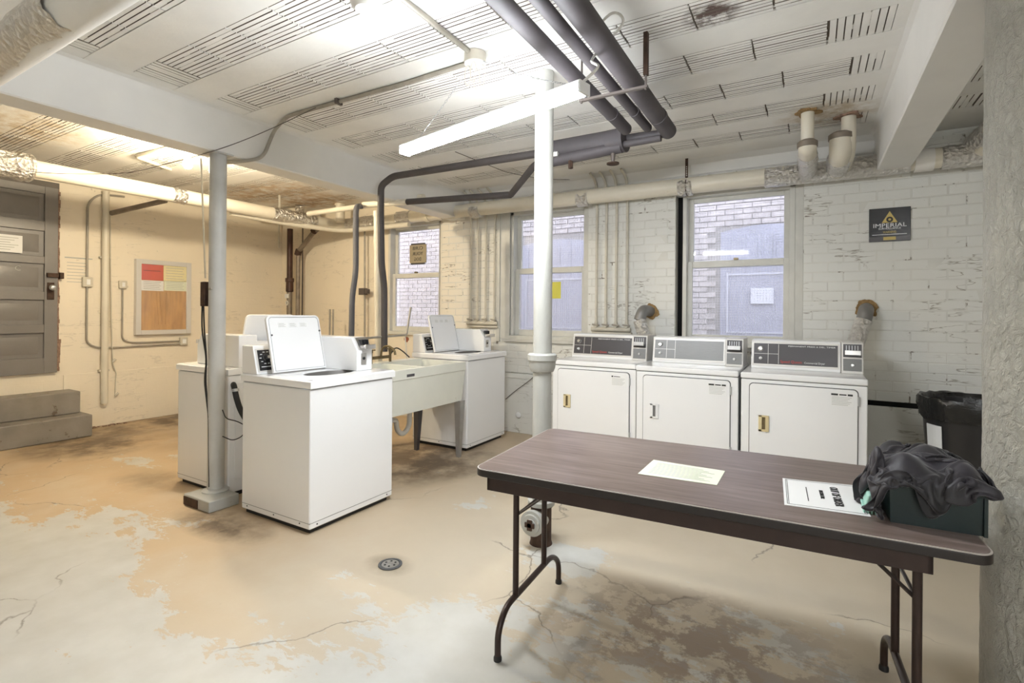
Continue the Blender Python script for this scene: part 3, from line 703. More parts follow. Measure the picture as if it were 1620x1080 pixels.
t = thing('stack_pipe', 'thick cream painted vertical drain stack with a bell joint standing mid room', 'pipe', (-1.335, 2.62, 0))
MB().tube([(-1.335, 2.62, .24), (-1.335, 2.62, 1.0)], .054, 28).build('lower_pipe', 'stackpaint', t, smooth=60)
MB().tube([(-1.335, 2.62, 1.06), (-1.335, 2.62, 2.71)], .054, 28).build('upper_pipe', 'stackpaint', t, smooth=60)
MB().lathe([(.056, .985), (.066, .99), (.074, 1.01), (.078, 1.05), (.084, 1.055), (.084, 1.085), (.078, 1.092), (.056, 1.094)], (-1.335, 2.62, 0), 'z', 28).build('bell_joint', 'stackpaint', t)
co = MB().lathe([(.056, .25), (.074, .248), (.076, .225), (.070, .218), (.060, .215), (.060, .02), (.066, .0), (.0, .0)], (-1.335, 2.62, 0), 'z', 24).build('cleanout_body', 'rust', t)
MB().lathe([(.076, .252), (.078, .25), (.078, .226), (.070, .224)], (-1.335, 2.62, 0), 'z', 24).build('cleanout_rim', 'stackpaint', co)
MB().lathe([(.0, -.135), (.030, -.135), (.030, -.128), (.052, -.128), (.054, -.118), (.070, -.118), (.070, -.09), (.058, -.085), (.058, 0), (0, 0)], (-1.335, 2.62, .150), 'y', 24).build('cleanout_plug', 'stackpaint', t)
k = MB(); k.box(-1.350, -1.320, 2.474, 2.484, .12, .18); k.box(-1.365, -1.305, 2.474, 2.484, .136, .164); k.build('plug_nut', 'rust', t, bevel=0.003)

t = thing('round_column', 'massive rough textured cream column at the right edge by the table end', 'column', (0.615, 2.19, 0))
k = MB(); nz_, na_ = 180, 96
for i in range(nz_ + 1):
    z = 2.412 * i / nz_
    for j in range(na_):
        a = 2 * math.pi * j / na_
        d = noise.noise(Vector((math.cos(a) * 2.0, math.sin(a) * 2.0, z * 3.5))) * .0022 + noise.noise(Vector((math.cos(a) * 9, math.sin(a) * 9, z * 28))) * .0016
        r = .135 + d; k.v.append((.615 + r * math.cos(a), 2.19 + r * math.sin(a), z))
for i in range(nz_):
    for j in range(na_):
        a = i * na_ + j; b_ = i * na_ + (j + 1) % na_; k.f.append((a, b_, b_ + na_, a + na_))
k.build('shaft', 'roughcol', t, smooth=80)

# ================================================================== WASHERS
def top_with_hole(mb, x0, x1, y0, y1, z, cx, cy, rx, ry, n=48):
    o, i_ = [], []
    for j in range(n):
        a = 2 * math.pi * j / n; c_, s_ = math.cos(a), math.sin(a)
        tx = ((x1 if c_ > 0 else x0) - cx) / c_ if abs(c_) > 1e-6 else 1e9; ty = ((y1 if s_ > 0 else y0) - cy) / s_ if abs(s_) > 1e-6 else 1e9
        t_ = min(tx, ty); o.append((cx + c_ * t_, cy + s_ * t_, z)); i_.append((cx + rx * c_, cy + ry * s_, z))
    k0 = len(mb.v); mb.v += o + i_
    for j in range(n):
        q = (j + 1) % n; mb.f.append((k0 + j, k0 + q, k0 + n + q, k0 + n + j))
def make_washer(label):
    t = thing('washing_machine', label, 'washing machine', (0, 0, 0), 'coin operated top loading washing machines')
    W, D = .70, .68
    MB().box(.02, D - .03, .03, W - .03, 0, .035).build('plinth', 'rubber', t)
    for fx in (.05, D - .07):
        for fy in (.05, W - .05): MB().lathe([(.018, 0), (.018, .02), (.010, .022), (.010, .04)], (fx, fy, 0), 'z', 12).build('foot', 'rubber', t)
    b_ = MB().box(0.004, D, .006, W - .006, .03, .862).build('cabinet', 'enamel', t, bevel=0.010, seg=3)
    k = MB()
    for y in (.05, .35, .62): k.lathe([(.0, .001), (.005, .001), (.005, -.002)], (y * .92 + .02, .006, .055), 'y', 8)
    for y in (.06, .64): k.lathe([(.0, .002), (.005, .002), (.005, -.001)], (D, y, .052), 'x', 8)
    k.build('screws', 'seam', b_)['kind'] = 'stuff'
    MB().box(.006, D + .0008, .0055, W - .0055, .066, .069).build('lower_panel_seam', 'greypanel', b_, smooth=0)
    MB().box(0.012, D - .012, .014, W - .014, .860, .868).build('seam', 'seam', t, smooth=0)
    # lid deck
    k = MB(); x0, x1, y0, y1 = -.004, D + .012, -.002, W + .002; z0, z1 = .866, .915
    cx, cy, rx, ry = .455, .33, .105, .185
    top_with_hole(k, x0 + .012, x1 - .012, y0 + .012, y1 - .012, z1, cx, cy, rx, ry)
    rim = rounded(x0, x1, y0, y1, .012, 3)
    k0 = len(k.v); a_ = [(x0, y0), (x1, y0), (x1, y1), (x0, y1)]; i_ = [(x0 + .012, y0 + .012), (x1 - .012, y0 + .012), (x1 - .012, y1 - .012), (x0 + .012, y1 - .012)]
    k.v += [(x, y, z0) for x, y in a_] + [(x, y, z1 - .010) for x, y in a_] + [(x, y, z1) for x, y in i_]
    for j in range(4):
        q = (j + 1) % 4; k.f.append((k0 + j, k0 + q, k0 + 4 + q, k0 + 4 + j)); k.f.append((k0 + 4 + j, k0 + 4 + q, k0 + 8 + q, k0 + 8 + j))
    k.build('top_deck', 'enamel_top', t, smooth=50)
    n = 40; k = MB(); pr_ = [(1.0, .915), (.97, .905), (.95, .86), (.80, .84), (.80, .56), (0.01, .55)]
    for f_, z in pr_:
        for j in range(n): k.v.append((cx + rx * f_ * math.cos(2 * math.pi * j / n), cy + ry * f_ * math.sin(2 * math.pi * j / n), z))
    for i in range(len(pr_) - 1):
        for j in range(n): k.f.append((i * n + j, i * n + (j + 1) % n, (i + 1) * n + (j + 1) % n, (i + 1) * n + j))
    k.build('wash_tub', 'tubsteel', t, smooth=50)
    # open lid, leaning back on the console
    lx, ang = .235, R(14); k = MB(); poly = rounded(.075, .49, .0, .385, .035, 6, (0, 1, 1, 0))
    def lid(poly_, d0, d1):
        q = MB().prism(poly_, 0, d0, d1); q.xf(Matrix.Translation((lx, 0, .922)) @ Matrix.Rotation(-ang, 4, 'Y')); return q
    li = lid(poly, -.022, 0).build('lid', 'enamel_top', t, bevel=0.005, seg=3)
    pin = rounded(.09, .475, .012, .370, .025, 6, (0, 1, 1, 0)); ring = MB()
    for (a, c_) in zip(pin, pin[1:] + pin[:1]):
        p0 = Vector((.001, a[0], a[1])); p1 = Vector((.001, c_[0], c_[1])); ring.tube([p0, p1], .0022, 5)
    ring.xf(Matrix.Translation((lx, 0, .922)) @ Matrix.Rotation(-ang, 4, 'Y')).build('lid_gasket', 'steel', li)
    lb = MB()
    for i in range(3): lb.box(.0, .0015, .155 + .082 * i, .155 + .082 * i + .070, .300, .332)
    lb.xf(Matrix.Translation((lx, 0, .922)) @ Matrix.Rotation(-ang, 4, 'Y')).build('lid_label', 'paper', li, smooth=0)['kind'] = 'stuff'
    tl = MB()
    for i in range(3):
        for j in range(4): tl.box(.0015, .0021, .160 + .082 * i, .160 + .082 * i + (.05 - .012 * (j % 2)), .305 + .007 * j, .307 + .007 * j)
    tl.xf(Matrix.Translation((lx, 0, .922)) @ Matrix.Rotation(-ang, 4, 'Y')).build('lid_label_print', 'inkfaint', li, smooth=0)['kind'] = 'stuff'
    for y, z in ((.098, .25), (.475, .27)):
        MB().lathe([(0, .004), (.006, .004), (.007, 0)], (0, y, z), 'x', 10).xf(Matrix.Translation((lx, 0, .922)) @ Matrix.Rotation(-ang, 4, 'Y')).build('lid_bumper', 'seam', li)
    # console
    cons = MB().prism([(0, .915), (.165, .915), (.115, 1.097), (.0, 1.097)], 1, .004, .495).build('console', 'enamel', t, bevel=0.006)
    sl = math.atan2(.05, .182)
    def onslope(q): return q.xf(Matrix.Translation((.1655, 0, .915)) @ Matrix.Rotation(-sl, 4, 'Y'))
    onslope(MB().box(0, .002, .015, .235, .012, .168)).build('panel_surround', 'alu', cons, bevel=0.001)
    onslope(MB().box(.002, .0035, .026, .140, .022, .158)).build('dial_panel', 'blackgloss', cons, smooth=0)
    onslope(MB().box(.002, .0035, .148, .226, .022, .158)).build('button_panel', 'darkpanel', cons, smooth=0)
    kn = onslope(MB().lathe([(.0, .034), (.018, .034), (.020, .012), (.026, .008), (.026, .003)], (0, .082, .105), 'x', 20)).build('timer_knob', 'blackgloss', cons)
    onslope(MB().lathe([(.0, .0365), (.008, .0365), (.010, .034)], (0, .082, .105), 'x', 14)).build('knob_cap', 'chrome', cons)
    q = MB()
    for i in range(10):
        a = 2 * math.pi * i / 10; q.box(.0036, .0042, .082 + .040 * math.cos(a) - .007, .082 + .040 * math.cos(a) + .007, .105 + .040 * math.sin(a) - .002, .105 + .040 * math.sin(a) + .002)
    q.box(.0036, .0042, .04, .125, .044, .048)
    for i in range(6): q.box(.0036, .0042, .160, .185 + .01 * (i % 3), .040 + i * .020, .0435 + i * .020); q.box(.0036, .0042, .205, .217, .036 + i * .020, .046 + i * .020)
    onslope(q).build('panel_print', 'inkw', cons, smooth=0)
    # coin box
    cb = MB().prism([(0, .915), (.545, .915), (.545, 1.055), (.49, 1.145), (.0, 1.145)], 1, .485, .625).build('coin_box', 'enamel', t, bevel=0.006)
    q = MB().obar((.494, .498, 1.140), (.494, .612, 1.140), .01, .01)
    f = MB(); f.hexa([(.5445, .500, 1.060), (.5445, .612, 1.060), (.495, .612, 1.141), (.495, .500, 1.141)], [(.5530, .500, 1.064), (.5530, .612, 1.064), (.503, .612, 1.145), (.503, .500, 1.145)])
    f.build('coin_slide_plate', 'chrome', cb, bevel=0.001)
    f = MB(); f.box(.535, .600, .520, .595, 1.072, 1.092); f.box(.59, .604, .512, .603, 1.066, 1.098); f.build('coin_slide', 'chrome', cb, bevel=0.003)
    f = MB()
    for i in range(4): f.box(.50, .548, .526 + i * .018, .531 + i * .018, 1.095, 1.128)
    f.build('coin_slots', 'blackgloss', cb, smooth=0)
    MB().box(.545, .5475, .520, .570, .955, 1.035).build('lock_plate', 'chrome', cb, bevel=0.001)
    MB().lathe([(0, .552), (.010, .552), (.011, .5465)], (0, .545, 1.0), 'x', 12).build('lock', 'blackgloss', cb)
    # rear
    MB().box(-.002, .004, .05, W - .05, .12, .80).build('rear_panel', 'enamel', t, bevel=0.002)
    return t
wA = make_washer('front washer with open lid between the slim steel column and the utility sink')
wA.location = (-3.222, 1.98, 0)
wC = copy_tree(wA); wC.location = (-3.48, 3.935, 0); wC['label'] = 'washer with open lid at the far end of the sink by the back wall'
wB = copy_tree(wA); wB.location = (-3.53, 2.775, 0); wB.rotation_euler = (0, 0, math.pi); wB['label'] = 'washer seen from behind with lid up, left of and behind the slim column'

t = thing('drain_hose', 'thick black corrugated drain hose between the two back to back washers', 'hose', (-3.45, 2.2, 0.8))
k = MB(); pts = [(-3.535, 2.115, .80), (-3.50, 2.10, .79), (-3.485, 2.105, .72), (-3.475, 2.13, .62), (-3.455, 2.19, .50), (-3.43, 2.28, .40), (-3.36, 2.45, .2), (-3.36, 2.6, .03)]
pp = bend([Vector(p) for p in pts], .05, 5); k.tube(pp, .019, 12)
k.build('hose', 'rubber', t, smooth=60); MB().tube([(-3.49, 2.103, .775), (-3.487, 2.103, .755)], .023, 14).build('hose_clamp', 'steel', t)
t = tag(MB().tube([at(352, 648, 0, -3.5), at(357, 662, 0, -3.5), at(375, 666, 0, -3.5), at(390, 674, 0, -3.48), at(384, 690, 0, -3.48), at(368, 697, 0, -3.49), at(352, 690, 0, -3.5)], .0035, 8, rad=.03).build('power_cord', 'rubber', None, smooth=60), 'thin black power cord looping behind the rear facing washer', 'cord')

# ================================================================== SINK
t = thing('utility_sink', 'long cream plastic double utility sink on grey metal legs between two washers', 'sink', (-3.05, 3.3, 0))
sx0, sx1, sy0, sy1, zr = -3.35, -2.745, 2.72, 3.835, .868
def tubv(x0, x1, y0, y1, zt, zb, taper=.04):
    return [(x0, y0, zt), (x1, y0, zt), (x1, y1, zt), (x0, y1, zt)], [(x0 + taper, y0 + taper, zb), (x1 - taper, y0 + taper, zb), (x1 - taper, y1 - taper, zb), (x0 + taper, y1 - taper, zb)]
k = MB(); mid = (sy0 + sy1) / 2
# outer shell
o_t = [(sx0, sy0, zr - .075), (sx1 - .005, sy0, zr - .075), (sx1 - .005, sy1, zr - .075), (sx0, sy1, zr - .075)]
o_b = [(sx0 + .03, sy0 + .02, .512), (sx1 - .025, sy0 + .02, .512), (sx1 - .025, sy1 - .03, .512), (sx0 + .03, sy1 - .03, .512)]
k.add(o_t + o_b, [(0, 1, 5, 4), (1, 2, 6, 5), (2, 3, 7, 6), (3, 0, 4, 7), (4, 5, 6, 7)])
k.build('tub_body', 'sink', t, smooth=20)
k = MB(); n0 = 0
# inner basins
for a, b_ in ((sy0 + .04, mid - .025), (mid + .025, sy1 - .04)):
    tt, bb = tubv(sx0 + .11, sx1 - .035, a, b_, zr, .54, .03)
    k.add(tt + bb, [(1, 0, 4, 5), (2, 1, 5, 6), (3, 2, 6, 7), (0, 3, 7, 4), (4, 7, 6, 5)])
k.build('basins', 'sink', t, smooth=20)
k = MB(); z0, z1 = zr - .078, zr
k.box(sx0, sx0 + .11, sy0, sy1, z0, z1 + .006); k.box(sx1 - .036, sx1, sy0, sy1, z0, z1)
for a, b_ in ((sy0, sy0 + .041), (mid - .026, mid + .026), (sy1 - .041, sy1)): k.box(sx0 + .11, sx1 - .036, a, b_, z1 - .012, z1)
k.box(sx0, sx1, sy0, sy0 + .006, z0, z1); k.box(sx0, sx1, sy1 - .006, sy1, z0, z1)
k.build('rim', 'sink', t, bevel=0.004)
MB().box(sx1, sx1 + .002, 3.04, 3.13, zr - .060, zr - .038).build('maker_plate', 'darkpanel', t, bevel=0.0008)
for (lx_, ly_, nm) in ((sx1 - .035, sy1 - .08, 1), (sx1 - .035, sy0 + .10, 2), (sx0 + .10, sy1 - .1, 3), (sx0 + .10, sy0 + .1, 4)):
    w0, w1 = .034, .016; dx = .025 if lx_ > -3 else -.02; q = MB(); zt = .515 if lx_ > -3 else .515
    for (ax, ay) in ((1, 0), (0, 1)):
        if ax: q.hexa([(lx_ - w1 + dx * .3, ly_ - .002, 0), (lx_ + w1 + dx * .3, ly_ - .002, 0), (lx_ + w1 + dx * .3, ly_ + .002, 0), (lx_ - w1 + dx * .3, ly_ + .002, 0)], [(lx_ - w0, ly_ - .002, zt), (lx_ + w0, ly_ - .002, zt), (lx_ + w0, ly_ + .002, zt), (lx_ - w0, ly_ + .002, zt)])
        else: q.hexa([(lx_ + w1 + dx * .3, ly_ - .002, 0), (lx_ + w1 + dx * .3 + .003, ly_ - .002, 0), (lx_ + w1 + dx * .3 + .003, ly_ + w1 * 2, 0), (lx_ + w1 + dx * .3, ly_ + w1 * 2, 0)], [(lx_ + w0, ly_ - .002, zt), (lx_ + w0 + .003, ly_ - .002, zt), (lx_ + w0 + .003, ly_ + w0 * 2, zt), (lx_ + w0, ly_ + w0 * 2, zt)])
    q.build('leg', 'steel' if lx_ > -3 else 'darkpanel', t)
q = MB(); q.tube([(-3.0, 3.36, .52), (-3.0, 3.36, .33), (-3.0, 3.28, .27), (-3.0, 3.20, .33), (-3.0, 3.20, .42), (-3.0, 3.05, .42)], .022, 12, rad=.05); q.build('drain_trap', 'whitepipe', t, smooth=60)
q = MB(); q.tube([(-3.0, 3.06, .52), (-3.0, 3.06, .0)], .025, 12); q.build('standpipe', 'rust', t, smooth=60)

t = thing('sink_faucet', 'tarnished brass twin tap faucet on the back of the utility sink', 'faucet', (-3.27, 3.28, .87))
q = MB(); q.tube([(-3.27, 3.17, .92), (-3.27, 3.40, .92)], .014, 12); q.build('body', 'brass', t, smooth=60)
for y in (3.17, 3.40):
    MB().tube([(-3.27, y, .872), (-3.27, y, .965)], .012, 12).build('tap_stem', 'brass', t, smooth=60)
    q = MB(); q.tube([(-3.27, y, .965), (-3.27, y, .985)], .016, 12); q.tube([(-3.29, y - .03, .99), (-3.25, y + .03, .99)], .006, 8); q.build('tap_handle', 'brass', t, smooth=60)
MB().tube([(-3.27, 3.285, .92), (-3.26, 3.285, 1.00), (-3.19, 3.285, 1.03), (-3.11, 3.285, .99), (-3.10, 3.285, .95)], .010, 12, rad=.04).build('spout', 'brass', t, smooth=60)
MB().tube([(-3.29, 3.42, .93), (-3.30, 3.50, 1.0), (-3.28, 3.57, .96), (-3.22, 3.60, .90)], .006, 8, rad=.04).build('hose_tail', 'rubber', t, smooth=60)
t = thing('water_supply_pipe', 'thin grey water pipe with a rusty red valve above the far end of the sink', 'pipe', (-3.36, 3.3, 1.0))
a = at(575, 538, 0, -3.36); b_ = at(603, 534, 0, -3.36); c_ = at(643, 534, 0, -3.36); d_ = at(650, 486, 0, -3.40)
MB().tube([(-3.36, a[1], 1.09), (-3.36, c_[1] - .0, 1.10), (-3.40, d_[1], d_[2])], .010, 10, rad=.015).build('pipe', 'conduit', t, smooth=60)
MB().tube([(-3.36, c_[1] - .02, 1.09), (-3.30, c_[1] - .06, .88)], .007, 8).build('drop_pipe', 'creamconduit', t, smooth=60)
MB().lathe([(.0, -.03), (.012, -.03), (.016, -.015), (.024, -.01), (.024, .01), (.012, .02), (0, .02)], (-3.36, c_[1] + .0, 1.06), 'z', 10).build('valve', 'redvalve', t)

# ================================================================== DRYERS
def make_dryer(label, console, handle, hdr):
    t = thing('dryer', label, 'dryer', (0, 0, 0), 'coin operated dryers in a row behind the table'); W, D = .752, .72
    MB().box(.03, W - .03, .04, D - .03, 0, .035).build('plinth', 'rubber', t)
    b_ = MB().box(.003, W - .003, 0, D, .03, .868).build('cabinet', 'enamel', t, bevel=0.008, seg=3)
    MB().box(.006, W - .006, .006, D, .866, .873).build('seam', 'seam', t, smooth=0)
    MB().box(0, W, -.012, D, .872, .915).build('top', 'enamel_top', t, bevel=0.011, seg=3)
    for fx in (.06, W - .06): MB().lathe([(.018, 0), (.018, .02), (.010, .03)], (fx, .06, 0), 'z', 12).build('foot', 'rubber', t)
    pl = rounded(.055, W - .052, .16, .845, .028, 6)
    MB().prism(pl, 1, -.0012, .0).build('door_gap', 'seam', t, smooth=30)
    pin = rounded(.060, W - .057, .165, .840, .026, 6)
    d_ = MB().prism(pin, 1, -.012, -.001).build('door', 'enamel', t, bevel=0.003)
    for z in (.30, .74): MB().box(W - .057, W - .046, -.012, -.002, z, z + .06).build('hinge', 'steel', d_, bevel=0.002)
    # recessed pull: frame + cup
    hx, hz = .118, .51
    h = MB(); h.box(hx, hx + .066, -.020, -.012, hz, hz + .014); h.box(hx, hx + .066, -.020, -.012, hz + .100, hz + .112); h.box(hx, hx + .022, -.020, -.012, hz, hz + .112)
    h.prism([(hx + .044, -.026), (hx + .066, -.020), (hx + .066, -.012), (hx + .044, -.012)], 2, hz, hz + .112)
    h.build('door_handle', handle, d_, bevel=0.002)
    MB().box(hx + .022, hx + .044, -.0135, -.012, hz + .014, hz + .100).build('handle_cup', 'brass' if handle == 'almond' else 'greypanel', d_, smooth=0)
    lab = MB().box(W - .205, W - .082, -.0128, -.012, .730, .815).build('care_label', 'paper', d_, smooth=0)
    q = MB()
    if hdr: q.box(W - .203, W - .165, -.0134, -.0128, .800, .812); q.box(W - .158, W - .118, -.0134, -.0128, .802, .810); q.box(W - .112, W - .084, -.0134, -.0128, .800, .812)
    else: q.box(W - .203, W - .190, -.0134, -.0128, .800, .812); q.box(W - .185, W - .13, -.0134, -.0128, .803, .808)
    q.build('label_header', 'ink', d_, smooth=0)
    q = MB()
    for i in range(6): q.box(W - .200, W - .11 + .01 * (i % 3), -.0134, -.0128, .738 + i * .010, .7405 + i * .010)
    q.build('label_print', 'inkfaint', d_, smooth=0)
    # console: slanted face
    cx0, cx1 = .035, W - .135
    prof = [(.345, .915), (.60, .915), (.60, 1.13), (.395, 1.13), (.385, 1.125)]
    co = MB().prism(prof, 0, cx0, cx1).build('console', 'enamel', t, bevel=0.005)
    sl = math.atan2(.04, .21)
    def face(q): return q.xf(Matrix.Translation((0, .345, .915)) @ Matrix.Rotation(-sl, 4, 'X'))
    face(MB().box(cx0 + .008, cx1 - .008, -.004, .0, .022, .205)).build('console_frame', 'alu', co, bevel=0.002)
    face(MB().box(cx0 + .018, cx1 - .018, -.0055, -.004, .036, .192)).build('control_panel', console, co, smooth=0)
    q = MB()
    for x in (cx0 + .115, cx0 + .185): q.box(x, x + .003, -.0065, -.0055, .040, .188)
    q.box(cx0 + .022, cx0 + .185, -.0065, -.0055, .112, .115)
    face(q).build('panel_divider', 'alu', co, smooth=0)
    for z, r in ((.150, .017), (.078, .010)):
        face(MB().lathe([(0, -.028), (r * .8, -.028), (r, -.008), (r * 1.2, -.006)], (cx0 + .065, 0, z), 'y', 18)).build('knob', 'chrome' if r > .012 else 'inkw', co)
    if console != 'greypanel':
        nrm = Vector((0, -math.cos(sl), math.sin(sl))); up = Vector((0, math.sin(sl), math.cos(sl)))
        def onf(x, z): return Vector((x, .345, .915)) + up * z + nrm * .0062
        text('Speed Queen', 'panel_lettering', 'inkr', co, onf(cx0 + .27, .058), (1, 0, 0), up, .028, width=.14)
        text('Commercial Dryer', 'panel_lettering', 'inkw', co, onf(cx0 + .42, .056), (1, 0, 0), up, .020, width=.13)
        text('PERMANENT PRESS & DEL. TIMER', 'panel_lettering', 'inkw', co, onf(cx0 + .40, .176), (1, 0, 0), up, .014, width=.30)
    # coin box
    kx0, kx1 = W - .133, W - .004
    cb = MB().prism([(.305, .915), (.62, .915), (.62, 1.135), (.345, 1.135), (.335, 1.13)], 0, kx0, kx1).build('coin_box', 'alu' if console != 'darkpanel2' else 'enamel', t, bevel=0.004)
    s2 = math.atan2(.03, .215)
    def f2(q): return q.xf(Matrix.Translation((0, .305, .915)) @ Matrix.Rotation(-s2, 4, 'X'))
    f2(MB().box(kx0 + .010, kx1 - .010, -.004, 0, .115, .208)).build('coin_plate', 'darkpanel', cb, bevel=0.001)
    f2(MB().box(kx0 + .010, kx1 - .010, -.004, 0, .020, .105)).build('cash_door', 'greypanel', cb, bevel=0.001)
    f2(MB().lathe([(0, -.012), (.009, -.012), (.011, -.004)], ((kx0 + kx1) / 2, 0, .060), 'y', 12)).build('lock', 'chrome', cb)
    q = MB(); q.box(kx0 + .022, kx1 - .022, -.045, -.003, .135, .153); q.box(kx0 + .018, kx1 - .018, -.052, -.043, .128, .160)
    f2(q).build('coin_slide', 'chrome', cb, bevel=0.002)
    q = MB()
    for i in range(5): q.box(kx0 + .026 + .017 * i, kx0 + .031 + .017 * i, -.0062, -.004, .165, .198)
    f2(q).build('coin_slots', 'steel', cb, smooth=0)
    return t
d1 = make_dryer('left dryer beside the cream stack with dark console and almond door handle', 'darkpanel', 'almond', False); d1.location = (-1.965, 4.05, 0)
d2 = make_dryer('middle dryer of the row with silver console and white door handle', 'greypanel', 'enamel', True); d2.location = (-1.20, 4.0, 0)
d3 = make_dryer('right dryer nearest the bin with dark console and almond handle', 'darkpanel', 'almond', True); d3.location = (-.432, 3.97, 0)

def vent(name_label, hole, pts, hr):
    t = thing('dryer_vent', name_label, 'vent duct', hole)
    k = MB(); prof = []
    n = 26
    n = 40; vs = []
    for i in range(n):
        a = 2 * math.pi * i / n; q = .022 + .030 * noise.noise(Vector((math.cos(a) * 1.6 + hole[0] * 3, math.sin(a) * 1.6, 4.0))) + .008 * noise.noise(Vector((math.cos(a) * 6, math.sin(a) * 6, hole[0])))
        vs.append((hole[0] + (hr + q) * math.cos(a), hole[2] + (hr + q) * math.sin(a)))
    k.prism(vs, 1, YB - .035, YB - .003); k.build('foam_collar', 'insul', t, smooth=40)
    pp = [Vector(p) for p in pts]
    MB().tube([pp[0], pp[1], pp[2]], hr, 20, rad=.08, seg=8).build('elbow', 'greypanel' if 0 else 'ventgrey', t, smooth=50)
    q = bend([pp[2], pp[3]], 0, 1); a, b_ = pp[2], pp[3]; m_ = 22; rr = []; ps = []
    for i in range(m_ + 1): ps.append(a.lerp(b_, i / m_)); rr.append(hr + .004 + (.004 if i % 2 else 0) + rnd.uniform(-.002, .002))
    MB().tube(ps, rr, 18).build('foil_duct', 'foil', t, smooth=50)
    return t

vent('grey elbow and foil dryer duct entering wall above the left dryer', (-1.33, YB, 1.345), [(-1.33, YB - .01, 1.345), (-1.36, 4.74, 1.36), (-1.39, 4.72, 1.26), (-1.30, 4.69, 1.02)], .052)
vent('foil dryer duct entering wall in tan foam above the right dryer', (.375, YB, 1.375), [(.375, YB - .01, 1.375), (.365, 4.78, 1.36), (.350, 4.76, 1.29), (.27, 4.70, 1.02)], .052)

# ================================================================== TABLE
tang = math.atan2(.089, 1.468)
TB = thing('folding_table', 'brown wood grain folding table with folding steel legs in the foreground', 'table', (-1.097, 1.583, 0)); TB.rotation_euler = (0, 0, tang)
ORG[TB.name] = (0, 0, 0)      # its parts are built in the table's own frame
TL, TW_ = 1.50, .755
def nb(mb, name, mat, **k):
    o = mb.build(name, mat, TB, **k); return o
pl = rounded(0, TL, 0, TW_, .045, 8)
nb(MB().prism(pl, 2, .712, .7375), 'edge_band', 'tabledge', bevel=0.003)
pl = rounded(.0008, TL - .0008, .0008, TW_ - .0008, .044, 8)
nb(MB().prism(pl, 2, .7375, .7402), 'worn_edge_line', 'edgepale', smooth=30)
pl = rounded(.005, TL - .005, .005, TW_ - .005, .041, 8)
nb(MB().prism(pl, 2, .7390, .7415), 'tabletop', 'laminate', bevel=0.0008)
k = MB(); k.box(.045, TL - .12, .03, .044, .655, .713); k.box(.045, TL - .12, TW_ - .044, TW_ - .03, .655, .713); k.box(.045, .059, .03, TW_ - .03, .655, .713); k.box(TL - .134, TL - .12, .03, TW_ - .03, .655, .713)
nb(k, 'apron', 'tableleg', bevel=0.002)
for lx_, sg in ((.078, 1), (1.385, -1)):
    for ly_ in (.215, .505):
        nb(MB().tube([(lx_, ly_, .70), (lx_, ly_, .17)], .0125, 14), 'leg', 'tableleg', smooth=60)
    nb(MB().tube([(lx_, .065, .004), (lx_, .065, .11), (lx_, .13, .172), (lx_, .60, .172), (lx_, .69, .11), (lx_, .69, .004)], .0125, 14, rad=.05), 'foot_rail', 'tableleg', smooth=60)
    for ly_ in (.065, .69): nb(MB().lathe([(.016, 0), (.016, .012), (.013, .02)], (lx_, ly_, 0), 'z', 12), 'foot_cap', 'rubber')
    for ly_, e in ((.215, .36), (.505, .40)): nb(MB().obar((lx_, ly_, .50), (lx_ + sg * .26, e, .700), .016, .005), 'brace', 'tableleg')
    nb(MB().tube([(lx_, .215, .50), (lx_, .505, .50)], .006, 8), 'cross_rod', 'tableleg')
    nb(MB().box(lx_ + sg * .235 - .02, lx_ + sg * .235 + .02, .33, .43, .69, .713), 'hinge_bracket', 'tableleg', bevel=0.002)
ZT_ = .7418
def sheet(label, corners, mat, cat='paper'):
    t = thing('paper_sheet', label, cat, (corners[0][0], corners[0][1], ZT_)); n = 10; k = MB()
    A_, B_, C_, D_ = [Vector((c_[0], c_[1], ZT_)) for c_ in corners]
    top = []
    for i in range(n + 1):
        for j in range(n + 1):
            u, v_ = i / n, j / n; p_ = (A_.lerp(B_, u)).lerp(D_.lerp(C_, u), v_); cu = .0006 * math.sin(u * 5) * math.sin(v_ * 4); top.append((p_.x, p_.y, ZT_ + .0014 + cu))
    k.v = top + [(x, y, z - .0010) for x, y, z in top]; m_ = (n + 1) ** 2
    for i in range(n):
        for j in range(n):
            a = i * (n + 1) + j; k.f.append((a, a + 1, a + n + 2, a + n + 1)); k.f.append((a + m_, a + n + 1 + m_, a + n + 2 + m_, a + 1 + m_))
    for i in range(n):
        for a, b_ in ((i, i + 1), (n * (n + 1) + i, n * (n + 1) + i + 1), (i * (n + 1), (i + 1) * (n + 1)), (i * (n + 1) + n, (i + 1) * (n + 1) + n)): k.f.append((a, b_, b_ + m_, a + m_))
    k.build('sheet', mat, t); return t, A_, B_, C_, D_
gs = [at(*p, 2, .743) for p in ((1009, 749), (1134, 767), (1147, 745), (1034, 727))]
t, A_, B_, C_, D_ = sheet('pale green printed sheet taped at the middle of the table top', gs, 'greenpaper')
k = MB()
def quad_on(k, A_, B_, C_, D_, u0, u1, v0, v1, z):
    f = lambda u, v_: (A_.lerp(B_, u)).lerp(D_.lerp(C_, u), v_)
    q = [f(u0, v0), f(u1, v0), f(u1, v1), f(u0, v1)]
    k.hexa([(p.x, p.y, z - .0003) for p in q], [(p.x, p.y, z) for p in q])
for i in range(9): quad_on(k, A_, B_, C_, D_, .10, .90 - .08 * (i % 3), .14 + i * .085, .155 + i * .085, ZT_ + .0024)
o = k.build('faint_print', 'inkfaint', t, smooth=0)
ws = [at(*p, 2, .743) for p in ((1241, 798), (1378, 817), (1355, 768), (1238, 756))]
t, A_, B_, C_, D_ = sheet('white out of order notice lying on the table beside the green bin', ws, 'paper')
k = MB(); z = ZT_ + .0024
